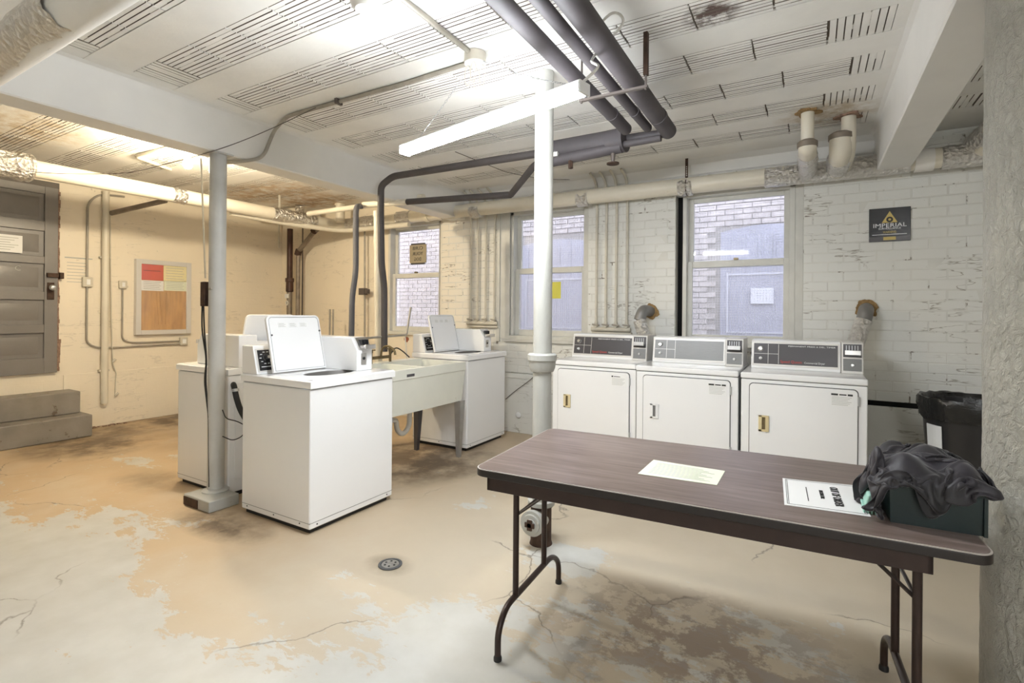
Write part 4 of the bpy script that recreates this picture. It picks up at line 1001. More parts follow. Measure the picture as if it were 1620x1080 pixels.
for u in (.035, .055, .945, .965): quad_on(k, A_, B_, C_, D_, u, u + .006, .05, .95, z)
for v_ in (.045, .95): quad_on(k, A_, B_, C_, D_, .035, .97, v_, v_ + .006, z)
quad_on(k, A_, B_, C_, D_, .30, .312, .22, .72, z)
k.build('border_lines', 'ink', t, smooth=0)
ctr = (A_ + B_ + C_ + D_) / 4; ux = (B_ - A_).normalized(); rt = (A_ - D_).normalized()
text('OUT OF ORDER', 'heading', 'ink', t, ctr + ux * .038 + Vector((0, 0, .0028)), rt, ux, .034, width=.19)
text('MACHINE NO.', 'subheading', 'ink', t, ctr + ux * -.002 + Vector((0, 0, .0028)), rt, ux, .016, width=.085)

t = thing('storage_bin', 'dark green plastic bin holding the pile of dark clothes on the table', 'bin', (.29, 1.95, ZT_)); t.rotation_euler = (0, 0, tang)
ORG[t.name] = (0, 0, 0)
k = MB(); w_, d_, hh = .105, .155, .115
out = [(-w_, -d_), (w_, -d_), (w_, d_), (-w_, d_)]; th = .004; inn = [(-w_ + th, -d_ + th), (w_ - th, -d_ + th), (w_ - th, d_ - th), (-w_ + th, d_ - th)]
k.v = [(x * .96, y * .96, 0) for x, y in out] + [(x, y, hh) for x, y in out] + [(x, y, hh) for x, y in inn] + [(x * .95, y * .95, th) for x, y in inn]
for j in range(4):
    q = (j + 1) % 4; k.f += [(j, q, q + 4, j + 4), (j + 4, q + 4, q + 8, j + 8), (j + 8, q + 8, q + 12, j + 12)]
k.f += [(3, 2, 1, 0), (12, 13, 14, 15)]
k.build('bin_body', 'green', t)
k = MB(); k.box(-w_ - .004, w_ + .004, -d_ - .004, -d_, hh - .012, hh); k.box(w_, w_ + .004, -d_ - .004, d_, hh - .012, hh); k.box(-w_ - .004, -w_, -d_ - .004, d_, hh - .012, hh); k.box(w_ - .006, w_ + .003, -d_ - .004, -d_ + .006, 0.0, hh)
k.build('bin_rim', 'green', t, bevel=0.0015)

t = thing('scrub_brush', 'mint green plastic brush poking out left of the green bin', 'brush', (.165, 1.90, ZT_))
k = MB(); k.box(.135, .182, 1.83, 1.97, ZT_ + .012, ZT_ + .018); k.build('brush_plate', 'mint', t, bevel=0.003)
k = MB()
for i in range(5):
    for j in range(12): k.lathe([(.003, ZT_), (.003, ZT_ + .012)], (.140 + i * .0095, 1.836 + j * .0115, 0), 'z', 6)
o = k.build('bristles', 'mint', t); o['kind'] = 'stuff'
k = MB().prism([(.140, ZT_ + .018), (.178, ZT_ + .018), (.176, ZT_ + .055), (.150, ZT_ + .055)], 1, 1.84, 1.96); k.build('grip', 'mint', t, bevel=0.006)

# crumpled clothes: a small cloth solve draped over the bin
def drape():
    rs = np.random.RandomState(5); n = 88; L_ = .54; h = L_ / (n - 1)
    u, v = np.meshgrid(np.arange(n), np.arange(n), indexing='ij'); U = (u / (n - 1) - .5); V = (v / (n - 1) - .5)
    P = np.zeros((n, n, 3)); P[..., 0] = .275 + U * .26 + .02 * np.sin(V * 19); P[..., 1] = 1.90 + V * .20 + .02 * np.sin(U * 23 + 1)
    P[..., 2] = 1.05 + .07 * np.sin(U * 33 + 3 * np.sin(V * 6)) + .07 * np.cos(V * 29 + 2.5 * np.sin(U * 7)) + .012 * rs.randn(n, n)
    P += .003 * rs.randn(n, n, 3); Q = P.copy(); g = np.array([0, 0, -9.8])
    ca, sa = math.cos(-tang), math.sin(-tang)
    def con(a, b_, l, st):
        d = b_ - a; r = np.linalg.norm(d, axis=-1, keepdims=True) + 1e-9; return st * .5 * (1 - l / r) * d
    cx, cy_ = .29, 1.95; W_, D_, Ht = .118, .168, ZT_ + .123
    dt = 1 / 90.
    for it in range(130):
        v_ = (P - Q) * .975; Q = P.copy(); P = P + v_ + g * dt * dt
        for k_ in range(9):
            for s_, l, st in ((1, h, 1.0),):
                c_ = con(P[:-1], P[1:], h, st); P[:-1] += c_; P[1:] -= c_
                c_ = con(P[:, :-1], P[:, 1:], h, st); P[:, :-1] += c_; P[:, 1:] -= c_
            c_ = con(P[:-1, :-1], P[1:, 1:], h * 1.4142, .4); P[:-1, :-1] += c_; P[1:, 1:] -= c_
            c_ = con(P[1:, :-1], P[:-1, 1:], h * 1.4142, .4); P[1:, :-1] += c_; P[:-1, 1:] -= c_
            for s3 in (3,):
                d = P[s3:] - P[:-s3]; r = np.linalg.norm(d, axis=-1, keepdims=True) + 1e-9; m_ = (r < h * s3 * .82); c_ = np.where(m_, .5 * .35 * (1 - h * s3 * .82 / r) * d, 0); P[:-s3] += c_; P[s3:] -= c_
                d = P[:, s3:] - P[:, :-s3]; r = np.linalg.norm(d, axis=-1, keepdims=True) + 1e-9; m_ = (r < h * s3 * .82); c_ = np.where(m_, .5 * .35 * (1 - h * s3 * .82 / r) * d, 0); P[:, :-s3] += c_; P[:, s3:] -= c_
            x = (P[..., 0] - cx) * ca - (P[..., 1] - cy_) * sa; y = (P[..., 0] - cx) * sa + (P[..., 1] - cy_) * ca; z = P[..., 2]
            # contents dome over the bin
            dome = Ht - .002 + (.052 + .024 * np.sin(x * 40 + 1) * np.cos(y * 30)) * np.clip(1 - (x / .118) ** 4 - (y / .168) ** 4, 0, 1) ** .8
            ins = (np.abs(x) < W_) & (np.abs(y) < D_) & (z < dome)
            px, py, pz = W_ - np.abs(x), D_ - np.abs(y), dome - z
            up = ins & (pz <= np.minimum(px, py) + .03); sx_ = ins & ~up & (px <= py); sy_ = ins & ~up & (px > py)
            z = np.where(up, dome, z); x = np.where(sx_, np.sign(x) * W_, x); y = np.where(sy_, np.sign(y) * D_, y)
            # plastic column next to the table keeps the cloth on this side
            P[..., 0] = cx + x * ca + y * sa; P[..., 1] = cy_ - x * sa + y * ca; P[..., 2] = z
            dx, dy = P[..., 0] - .615, P[..., 1] - 2.19; rr = np.hypot(dx, dy); m_ = rr < .147; f_ = np.where(m_, .147 / rr, 1); P[..., 0] = .615 + dx * f_; P[..., 1] = 2.19 + dy * f_
            P[..., 2] = np.where((P[..., 2] < ZT_ + .005) & (P[..., 0] < .46), ZT_ + .005, P[..., 2])
        con_ = (P[..., 2] < ZT_ + .006)[..., None] | ins[..., None]; Q = np.where(con_, P - (P - Q) * .3, Q)
    return P, n
P_, n_ = drape()
k = MB(); k.v = [tuple(q) for q in P_.reshape(-1, 3)]
for i in range(n_ - 1):
    for j in range(n_ - 1): a = i * n_ + j; k.f.append((a, a + 1, a + n_ + 1, a + n_))
o = k.build('clothes_pile', 'cloth', None, smooth=180)
md = o.modifiers.new('thick', 'SOLIDIFY'); md.thickness = .003; md = o.modifiers.new('sub', 'SUBSURF'); md.levels = 1; md.render_levels = 1
tag(o, 'crumpled charcoal black clothing heaped over the green bin on the table', 'clothes')

# ================================================================== BIN BY THE WALL
t = thing('trash_can', 'black round trash can lined with a bin bag right of the dryers', 'trash can', (.90, 4.33, 0))
MB().lathe([(.0, .01), (.20, .01), (.205, 0), (.21, .02), (.255, .74), (.262, .74), (.262, .77), (.25, .77), (.245, .72), (.20, .04), (0, .04)], (.90, 4.33, 0), 'z', 40).build('can_body', 'binbody', t)
k = MB(); na_ = 96; pr_ = [(.235, .60), (.248, .76), (.262, .797), (.278, .800), (.284, .785), (.282, .74), (.276, .70), (.272, .665)]
for i, (r, z) in enumerate(pr_):
    for j in range(na_):
        a = 2 * math.pi * j / na_; w_ = noise.noise(Vector((math.cos(a) * 5, math.sin(a) * 5, z * 9 + i))) ; k.v.append((.90 + (r + .010 * w_) * math.cos(a), 4.33 + (r + .010 * w_) * math.sin(a), z + (.014 * w_ if i in (3, 4) else .03 * w_ * (i == 7))))
for i in range(len(pr_) - 1):
    for j in range(na_): a = i * na_ + j; b_ = i * na_ + (j + 1) % na_; k.f.append((a, b_, b_ + na_, a + na_))
k.build('bin_liner', 'binbag', t, smooth=60)
k = MB(); A0 = R(-150)
for s_ in range(6):
    a0 = A0 - .22 + s_ * .075; a1 = a0 + .075; q = []
    for a in (a0, a1):
        for z in (.46, .625):
            for rr_ in (.243 + (z - .46) * .05, .247 + (z - .46) * .05): q.append((.90 + rr_ * math.cos(a), 4.33 + rr_ * math.sin(a), z))
    k.add(q, [(0, 1, 3, 2), (4, 6, 7, 5), (1, 5, 7, 3), (0, 2, 6, 4), (0, 4, 5, 1), (2, 3, 7, 6)])
k.build('can_label', 'paper', t)

# ================================================================== FLOOR DRAIN
t = thing('floor_drain', 'small round metal floor drain in the middle of the open floor', 'drain', (-1.893, 1.981, 0))
MB().lathe([(.062, .001), (.062, .006), (.050, .007), (.048, .002)], (-1.893, 1.981, 0), 'z', 28).build('drain_ring', 'seam', t)
MB().lathe([(0, .003), (.045, .003), (.045, .006), (0, .007)], (-1.893, 1.981, 0), 'z', 24).build('drain_plug', 'drain', t)
k = MB()
for a in range(6): k.lathe([(.006, .0065), (.006, .0078)], (-1.893 + .028 * math.cos(a * 1.047), 1.981 + .028 * math.sin(a * 1.047), 0), 'z', 8)
k.build('drain_holes', 'ink', t)

# ================================================================== LIGHTS THAT HANG IN THE ROOM
t = thing('tube_light', 'glowing fluorescent strip light hanging on chains in the middle of the ceiling', 'light', (-1.37, 2.02, 2.22))
e0 = Vector(at(640, 240, 2, 2.22)); e1 = Vector(at(924, 141, 2, 2.22)); d_ = (e1 - e0).normalized(); sd = Vector((-d_.y, d_.x, 0))
k = MB(); pr_ = [(-.026, .018), (-.035, .0), (-.026, -.018), (.026, -.018), (.035, .0), (.026, .018)]
a_, b_ = e0 + d_ * .012, e1 - d_ * .012
k.v = [tuple(p + sd * x + Vector((0, 0, z))) for p in (a_, b_) for x, z in pr_]
k.f = [(i, (i + 1) % 6, (i + 1) % 6 + 6, i + 6) for i in range(6)] + [(5, 4, 3, 2, 1, 0), (6, 7, 8, 9, 10, 11)]
k.build('lamp_lens', 'tube', t, smooth=30)
MB().obar(e0 + Vector((0, 0, .026)), e1 + Vector((0, 0, .026)), .058, .014).build('housing', 'enamel', t, bevel=0.003)
for e in (e0, e1): MB().obar(e - d_ * .006 + Vector((0, 0, .004)), e + d_ * .006 + Vector((0, 0, .004)), .072, .050).build('end_cap', 'enamel', t, bevel=0.003)
JB = Vector((-1.555, 2.235, 2.66))
def chain(p0, p1, sag, parent, mat='steel'):
    k = MB(); p0, p1 = Vector(p0), Vector(p1); n = int((p1 - p0).length / .017)
    for i in range(n):
        a = p0.lerp(p1, i / n); b2 = p0.lerp(p1, (i + 1.25) / n); a.z -= sag * 4 * (i / n) * (1 - i / n); b2.z -= sag * 4 * min(1, (i + 1) / n) * max(0, 1 - (i + 1) / n)
        t_ = (b2 - a).normalized(); u = t_.orthogonal().normalized(); w_ = t_.cross(u); s_ = u if i % 2 else w_
        c_ = (a + b2) / 2; hl = (b2 - a).length / 2
        pts = [c_ + t_ * hl * math.cos(2 * math.pi * j / 8) + s_ * .0042 * math.sin(2 * math.pi * j / 8) for j in range(9)]
        k.tube(pts, .0011, 4, caps=False)
    return k.build('chain', mat, parent)
chain(JB + Vector((-.02, 0, 0)), e0 + d_ * .10 + Vector((0, 0, .03)), .01, t)
chain(JB + Vector((.04, 0, 0)), e1 - d_ * .05 + Vector((0, 0, .03)), .015, t)
MB().tube([e1 - d_ * .03 + Vector((0, 0, .02)), e1 + Vector((.05, .05, .10)), Vector((-.86, 2.12, 2.45)), Vector((-.70, 2.16, 2.60)), Vector((-.72, 2.05, 2.60)), Vector((-.78, 1.98, 2.50))], .006, 8, rad=.08).build('flex_cord', 'whitepipe', t, smooth=60)

t = thing('junction_box', 'round ceiling junction box with coiled chain ends above the fluorescent strip', 'junction box', tuple(JB))
MB().lathe([(.055, -.012), (.058, -.008), (.058, .045), (0, .045)][::1] + [], tuple(JB), 'z', 24).build('box', 'creamconduit', t)
MB().lathe([(.0, -.014), (.050, -.014), (.058, -.010), (.058, -.006)], tuple(JB), 'z', 24).build('cover', 'whitepipe', t)
for i in range(4):
    a = 1.57 * i + .4; k = MB(); c_ = JB + Vector((.04 * math.cos(a), .04 * math.sin(a), -.07))
    k.tube([c_ + Vector((.018 * math.cos(b2), 0, .055 * math.sin(b2))) for b2 in [2 * math.pi * j / 14 for j in range(15)]], .0022, 6, caps=False); k.build('cord_loop', 'creamconduit', t, smooth=60)

t = thing('bare_bulb_lamp', 'bright bare warm bulb in a ceiling holder left of the slim column', 'light', at(297, 250, 2, 2.60))
bp = Vector(at(297, 256, 2, 2.56))
MB().lathe([(.0, -.058), (.022, -.052), (.034, -.032), (.036, -.012), (.028, .012), (.016, .034), (0, .036)], tuple(bp), 'z', 24).build('bulb', 'bulb', t, smooth=80)
MB().lathe([(.018, .034), (.022, .036), (.024, .07), (.055, .085), (.058, ZC - bp.z), (0, ZC - bp.z)], tuple(bp), 'z', 24).build('lamp_holder', 'whitepipe', t)

t = thing('rear_fill_light', 'added unseen fill strip light hanging behind the viewpoint', 'light', (1.0, -1.7, 2.45))  # fill lamp added out of view to brighten the room
MB().box(.4, 1.6, -1.74, -1.66, 2.40, 2.43).build('lamp_lens', 'rear', t, bevel=0.004); MB().box(.4, 1.6, -1.735, -1.665, 2.43, 2.46).build('housing', 'enamel', t, bevel=0.003)
for x in (.5, 1.5): MB().tube([(x, -1.7, 2.46), (x, -1.7, ZC)], .004, 6).build('hanger', 'steel', t)

t = tag(MB().lathe([(0, -.045), (.045, -.043), (.062, -.03), (.068, -.012), (.070, .0), (.070, .01), (0, .01)], (-1.70, 1.60, ZC - .012), 'z', 28).build('ceiling_disc', 'whitepipe', None), 'round white disc fixture on the ceiling cut off by the top edge', 'ceiling fixture')

# ================================================================== OVERHEAD PIPES
def pipe(name, label, pts, r, mat, rad=.06, n=20, group=None, cat='pipe', loc=None):
    t = thing(name, label, cat, loc or tuple(pts[0]), group)
    MB().tube(pts, r, n, rad=rad, seg=6).build('pipe', mat, t, smooth=60); return t
def collar(t, p, d, r, w_, mat, name='coupling'):
    p, d = Vector(p), Vector(d).normalized(); return MB().tube([p - d * w_ / 2, p + d * w_ / 2], r, 20).build(name, mat, t, smooth=50)
def foil_on(t, p0, p1, r, n=16, j=.007, name='foil_wrap'):
    p0, p1 = Vector(p0), Vector(p1); m_ = max(3, int((p1 - p0).length / .022)); ps = [p0.lerp(p1, i / m_) for i in range(m_ + 1)]
    k = MB().tube(ps, [r + rnd.uniform(0, j) for _ in ps], n)
    k.v = [tuple(Vector(q) + Vector((rnd.uniform(-.003, .003), rnd.uniform(-.003, .003), rnd.uniform(-.003, .003)))) for q in k.v]
    return k.build(name, 'foil', t, smooth=25)
# back wall main
PY, PZ, PR = 4.72, 2.460, .073
t = pipe('steam_pipe', 'thick cream insulated pipe running along the top of the back wall', [(-4.25, PY, PZ + .02), (2.6, PY, PZ)], PR, 'creampipe')
foil_on(t, (-.34, PY, PZ), (.62, PY, PZ), PR + .004)
foil_on(t, (.80, PY, PZ), (1.6, PY, PZ), PR + .006)
collar(t, (.70, PY, PZ), (1, 0, 0), PR + .010, .11, 'whitepipe', 'tape_band')
for x in (-.98, -1.98 + .02, -3.25): foil_on(t, (x - .06, PY, PZ), (x + .06, PY, PZ), PR + .002, name='foil_band')
foil_on(t, (-4.42, PY, PZ + .02), (-4.20, PY, PZ + .02), PR + .004, name='foil_band')
for x in (-3.95, -3.75): collar(t, (x, PY, PZ + .015), (1, 0, 0), PR + .006, .06, 'creampipe')
t = pipe('steam_pipe', 'thick cream insulated pipe along the left wall above the door and board', [(-5.52, -1.5, 2.475), (-5.52, 4.05, 2.475)], PR - .001, 'creampipe')
foil_on(t, (-5.52, .9, 2.475), (-5.52, 1.60, 2.475), PR + .028, j=.02)
a = at(280, 312, 0, -5.52); foil_on(t, (-5.52, a[1] - .05, 2.475), (-5.52, a[1] + .07, 2.475), PR + .001, name='foil_band')
t = thing('pipe_junction', 'foil and cloth wrapped corner where the thick cream pipes meet', 'pipe fitting', (-5.5, 4.5, 2.47))
k = foil_on(t, (-5.52, 3.75, 2.475), (-5.52, 4.35, 2.475), PR + .006)
MB().tube([(-5.52, 4.30, 2.475), (-5.52, PY, 2.475), (-5.0, PY, 2.475)], PR + .004, 18, rad=.16).build('cloth_elbow', 'clothwrap' if 0 else 'creampipe', t, smooth=60)
foil_on(t, (-5.30, PY, 2.47), (-4.75, PY, 2.47), PR + .006)
MB().tube([(-4.80, PY, 2.475), (-4.22, PY, 2.475)], PR - .012, 18).build('pipe', 'creampipe', t, smooth=60)
MB().tube([(-5.60, 3.3, 2.41), (-5.55, 4.0, 2.39), (-5.35, PY - .05, 2.38), (-4.2, PY - .05, 2.375)], .03, 14, rad=.2).build('lower_pipe', 'creampipe', t, smooth=60)
# stubs with elbows near the corner
for i, (px, py0, py1, Y, r) in enumerate(((474, 314, 352, 4.35, .052), (501, 322, 340, 4.72, .055), (538, 318, 345, 4.55, .058))):
    a = at(px, py1, 1, Y); b_ = at(px, py0, 1, Y)
    t = thing('foil_stub_pipe', ['foil wrapped elbow rising from the corner junction, leftmost of three', 'short foil wrapped riser in the middle of the corner junction', 'domed cream riser, rightmost of three at the corner junction'][i], 'pipe', a, 'risers at the pipe corner')
    if i == 0:
        MB().tube([(a[0], Y, a[2] - .03), (a[0], Y, min(b_[2] - .03, ZC - .07)), (a[0] - .9, Y, min(b_[2] - .03, ZC - .07))], r - .004, 16, rad=.10).build('pipe', 'creampipe', t, smooth=60); foil_on(t, (a[0], Y, a[2] - .03), (a[0], Y, b_[2] - .11), r)
    elif i == 1: foil_on(t, (a[0], Y, a[2] - .03), (a[0], Y, ZC - .01), r)
    else: MB().tube([(a[0], Y, a[2] - .05), (a[0], Y, ZC - .01)], r, 16).build('pipe', 'creampipe', t, smooth=60); collar(t, (a[0], Y, b_[2] - .03), (0, 0, 1), r + .01, .06, 'creampipe')
t = thing('pipe_hanger', 'white perforated strap hanging from the ceiling to the left corner pipe', 'hanger', at(442, 332, 0, -5.52))
a = at(442, 332, 0, -5.52); MB().box(a[0] - .003, a[0] + .003, a[1] - .012, a[1] + .012, 2.50, ZC).build('strap', 'creamconduit', t)
# right-hand risers and lagged branches
for i, (x, Yc, r, lab) in enumerate(((-.03, 4.00, .040, 'rusty cream riser with an arched foil elbow above the right window'), (.215, 4.22, .045, 'cream riser with wide arched elbow left of the right beam'))):
    t = thing('riser_pipe', lab, 'pipe', (x, Yc, ZC), 'risers above the right window')
    jx = x if i == 0 else at(1330, 232, 1, Yc)[0]; jt = at(1278 if i == 0 else 1330, 226 if i == 0 else 214, 1, Yc)[2]; jr = .056 if i == 0 else .070
    MB().tube([(x, Yc, ZC + .005), (x, Yc, 2.47), (x, 4.70, 2.455)], r, 18, rad=.10).build('riser', 'creampipe', t, smooth=60)
    q = MB().tube([(jx, Yc, jt), (jx, Yc, 2.465), (jx, 4.70, 2.455)], jr, 20, rad=.12, seg=8).build('elbow_jacket', 'creampipe', t, smooth=60)
    MB().lathe([(jr - .004, jt - .03), (jr + .006, jt - .03), (jr + .006, jt + .004), (jr * .8, jt + .018), (jr * .45, jt + .024), (0, jt + .024)], (jx, Yc, 0), 'z', 20).build('jacket_collar', 'greypipe', t)
    foil_on(t, (jx, Yc + .15, 2.465), (jx, 4.64, 2.458), jr + .004)
    k = MB(); n = 20
    n = 40; vs = []
    for j in range(n):
        a = 2 * math.pi * j / n; q = .030 + .045 * noise.noise(Vector((math.cos(a) * 1.5 + 5 * i, math.sin(a) * 1.5, 2.0))) + .012 * noise.noise(Vector((math.cos(a) * 7, math.sin(a) * 7, i)))
        vs.append((x + (r + q) * math.cos(a), Yc + (r + q) * math.sin(a)))
    k.prism(vs, 2, ZC - .012, ZC + .002); k.build('broken_plaster_ring', 'insul' if i == 0 else 'raw', t, smooth=40)
t = thing('lagged_branch', 'foil taped branch pipe behind the rough column at the top right', 'pipe', (1.05, 4.5, 2.5))
MB().tube([(1.02, 4.70, PZ + .03), (1.06, 4.45, 2.58), (1.12, 4.1, 2.60), (1.2, 3.4, 2.60)], .085, 18, rad=.15).build('pipe', 'creampipe', t, smooth=60); foil_on(t, (1.0, 4.71, PZ + .06), (1.05, 4.50, 2.56), .088)
t = thing('pipe_strap', 'rusty perforated strap holding the long cream pipe near the right window', 'hanger', (-.965, 4.72, 2.6))
MB().box(-.978, -.953, 4.69, 4.694, PZ + .06, ZC).build('strap', 'rust', t); k = MB()
for i in range(6): k.lathe([(.004, -.0022), (.004, 0)], (-.9655, 4.69, 2.555 + i * .016), 'y', 8)
k.build('strap_holes', 'whitepipe', t)
MB().tube([(-.965, 4.72 + (PR + .004) * math.cos(a), PZ + (PR + .004) * math.sin(a)) for a in [math.pi * 2 * j / 20 for j in range(21)]], .004, 6, caps=False).build('strap_loop', 'rust', t)

# three dark insulated pipes over the room
for i, (xa, ya, xb, yb, r, lab) in enumerate(((-1.0, -1.8, -1.026, 3.16, .037, 'left slim dark insulated pipe crossing the ceiling toward the stack'), (-.865, -1.8, -.90, 3.20, .028, 'middle thinnest dark insulated pipe crossing the ceiling'), (-.745, -1.8, -.80, 3.33, .050, 'right thickest dark insulated pipe crossing the ceiling'))):
    t = thing('insulated_pipe', lab, 'pipe', (xa, 1, 2.5), 'parallel dark ceiling pipes'); z = 2.50
    if i < 2:
        MB().tube([(xa, ya, z), (xb, yb, z)], r, 20).build('pipe', 'darkfoam', t, smooth=60)
        MB().lathe([(r, 0), (r * .8, .02), (r * .3, .03), (0, .03)], (xb, yb, z), 'y', 20).build('end_cap', 'darkfoam', t)
    else:
        MB().tube([(xa, ya, z), (xb, yb, z)], r, 22).build('pipe', 'darkfoam', t, smooth=60)
    collar(t, (xa + (xb - xa) * .9, yb - .28, z), (0, 1, 0), r + .003, .04 if i else .012, 'darkfoam')
t = thing('pipe_trapeze', 'dark metal bar and threaded rod carrying the three ceiling pipes', 'hanger', (-.9, 2.3, 2.45))
MB().box(-1.06, -.70, 2.48, 2.50, 2.438, 2.450).build('bar', 'darkconduit', t)
for x in (-1.05, -.71): MB().tube([(x, 2.49, 2.43), (x, 2.49, ZC)], .006, 8).build('rod', 'darkconduit', t)
MB().box(-.72, -.70, 2.475, 2.505, 2.50, ZC).build('perforated_strap', 'rust', t)
t = thing('valve_assembly', 'dark insulated pipes with a round valve wheel beside the stack near the ceiling', 'pipe', (-1.2, 3.33, 2.5))
MB().tube([(-.80, 3.30, 2.50), (-.80, 3.36, 2.50), (-1.25, 3.36, 2.515)], .028, 16, rad=.02).build('upper_pipe', 'darkfoam', t, smooth=60)
MB().tube([(-.84, 3.30, 2.455), (-1.25, 3.30, 2.45)], .022, 16).build('lower_pipe', 'darkfoam', t, smooth=60)
MB().tube([(-1.14, 3.33, 2.50), (-1.72, 3.36, 2.51)], .072, 20).build('thick_sleeve', 'darkfoam', t, smooth=60)
MB().tube([(-1.10, 3.30, 2.44), (-1.66, 3.32, 2.42)], .040, 18).build('lower_sleeve', 'darkfoam', t, smooth=60)
MB().tube([(-1.08, 3.32, 2.49), (-1.20, 3.33, 2.49)], .082, 20).build('valve_body', 'darkfoam', t, smooth=50)
MB().tube([(-1.16, 3.30, 2.42), (-1.16, 3.30, 2.345)], [.020, .010], 12).build('valve_stem', 'darkconduit', t)
k = MB(); k.lathe([(.034, -.006), (.042, -.004), (.042, .004), (.034, .006), (.030, .002), (0, .004), (0, -.004), (.030, -.002)], (-1.16, 3.30, 2.335), 'z', 24); k.build('valve_wheel', 'rust', t)
MB().tube([(-1.47, 3.30, 2.40), (-1.47, 3.30, 2.345)], .018, 6).build('drain_cap', 'rust', t)
MB().box(-1.60, -1.56, 3.27, 3.33, 2.44, 2.47).build('pipe_label', 'whitepipe', t, smooth=0)

t = pipe('insulated_pipe', 'long dark pipe from the stack to the beam that drops down behind the sink', [(-1.45, 3.34, 2.50), (-3.16, 3.30, 2.505), (-3.30, 3.30, 2.44), (-3.30, 3.30, 2.2), (-3.315, 3.33, 1.75), at(608, 455, 0, -3.345), at(608, 500, 0, -3.345), at(608, 556, 0, -3.345)], .029, 'brownfoam', rad=.05)
a1 = at(845, 262, 1, 3.45); a2 = at(808, 308, 1, 3.72); a3 = at(575, 324, 1, 3.75)
t = pipe('insulated_pipe', 'lower dark to cream pipe that steps back from the stack toward the corner', [(-1.62, 3.38, 2.49), a1, a2], .027, 'brownfoam', rad=.03)
am = tuple(a2[i] * .34 + a3[i] * .66 for i in range(3))
MB().tube([a2, am], .029, 16).build('pipe', 'brownfoam', t, smooth=60)
MB().tube([am, a3], .031, 16).build('cream_length', 'creampipe', t, smooth=60)
h1 = [at(563, 326, 1, 3.60), at(563, 430, 1, 3.60), at(557, 470, 1, 3.60), at(556, 535, 1, 3.60)]
t = pipe('foam_sleeved_pipe', 'slate grey foam sleeved pipe dropping behind the front washer coin box', [(a3[0] - .03, a3[1], a3[2] - .01)] + h1 + [(h1[-1][0], 3.6, .0)], .028, 'slate', rad=.1)
a = at(597, 334, 1, 3.62); t = pipe('vertical_pipe', 'white vertical pipe beside the dark pipe at the left window', [(a[0], 3.62, a[2]), (a[0] + .05, 3.62, 0.0)], .036, 'creampipe'); collar(t, (a[0], 3.62, a[2] - .03), (0, 0, 1), .040, .05, 'creampipe')
a = at(488, 338, 1, 4.05); b_ = at(603, 322, 1, 4.05); t = pipe('cream_pipe', 'slim cream pipe in front of the corner junction', [a, b_, (b_[0] + .6, 4.05, b_[2] + .01)], .030, 'creampipe')
a = at(577, 352, 1, 4.82); b_ = at(577, 560, 1, 4.82); t = pipe('conduit', 'thin brown conduit with a dark switch box on the back wall corner', [a, b_], .012, 'conduit')
q = at(574, 461, 1, 4.80); MB().box(q[0] - .05, q[0] + .05, 4.77, 4.84, q[2] - .045, q[2] + .045).build('switch_box', 'darkconduit', t, bevel=0.004); MB().box(q[0] + .05, q[0] + .10, 4.78, 4.83, q[2] - .03, q[2] + .03).build('box_neck', 'darkconduit', t, bevel=0.004)
# corner drains
a = at(459, 350, 1, 4.70); b_ = at(459, 440, 1, 4.70)
t = thing('drain_pipe', 'dark brown iron pipe with a heavy coupling in the far left corner', 'pipe', (a[0], 4.7, 0)); X_c = a[0]
MB().tube([(X_c, 4.7, 2.50), (X_c, 4.7, b_[2])], .040, 18).build('upper_pipe', 'brownpipe', t, smooth=60)
c1 = at(459, 462, 1, 4.70)[2]; MB().lathe([(.036, c1), (.052, c1 + .01), (.050, b_[2] - .06), (.060, b_[2] - .05), (.060, b_[2]), (.04, b_[2] + .005)], (X_c, 4.7, 0), 'z', 18).build('coupling', 'brownpipe', t)
MB().tube([(X_c, 4.7, c1), (X_c, 4.7, 0)], .038, 18).build('lower_pipe', 'greypipe', t, smooth=60)
z = at(459, 468, 1, 4.66)[2]; MB().box(X_c - .03, X_c + .03, 4.645, 4.663, z - .03, z + .03).build('pipe_tag', 'paper', t, smooth=0)
MB().tube([(X_c + .005 + .022 * math.cos(q), 4.655, z - .10 + .03 * math.sin(q)) for q in [math.pi * 2 * j / 14 for j in range(15)]], .007, 8, caps=False).build('wire_loop', 'whitepipe', t, smooth=60)
a = at(498, 365, 1, 4.65); b_ = at(472, 398, 1, 4.70); t = pipe('drain_pipe', 'grey brown pipe with a slanted upper arm in the far left corner', [(a[0] + .06, 4.65, 2.44), a, (b_[0], 4.7, b_[2]), (b_[0], 4.7, 0)], .031, 'greypipe', rad=.03)
collar(t, tuple((Vector(a) + Vector((0, 0, .01)))), (1, 0, .7), .045, .07, 'rust'); collar(t, (b_[0], 4.7, b_[2] - .01), (.4, 0, .9), .046, .08, 'rust')
a = at(479, 355, 1, 4.82); t = pipe('thin_pipe', 'thin black line pipe beside the corner drain pipes', [a, (a[0], 4.82, .0)], .009, 'darkconduit')
a = at(441, 350, 0, -6.8); b_ = at(441, 392, 0, -6.8); t = pipe('pipe_drop', 'short capped pipe hanging under the corner junction', [(a[0], a[1], a[2] + .15), b_], .010, 'creamconduit')
for i, px in enumerate((522, 527)):
    a = at(px, 489, 1, 4.5); t = pipe('upright_pipe', ['left of two short open topped pipes behind the front washer', 'right of two short open topped pipes behind the front washer'][i], [a, (a[0], 4.5, 0)], .012, 'conduit', group='paired short upright pipes')
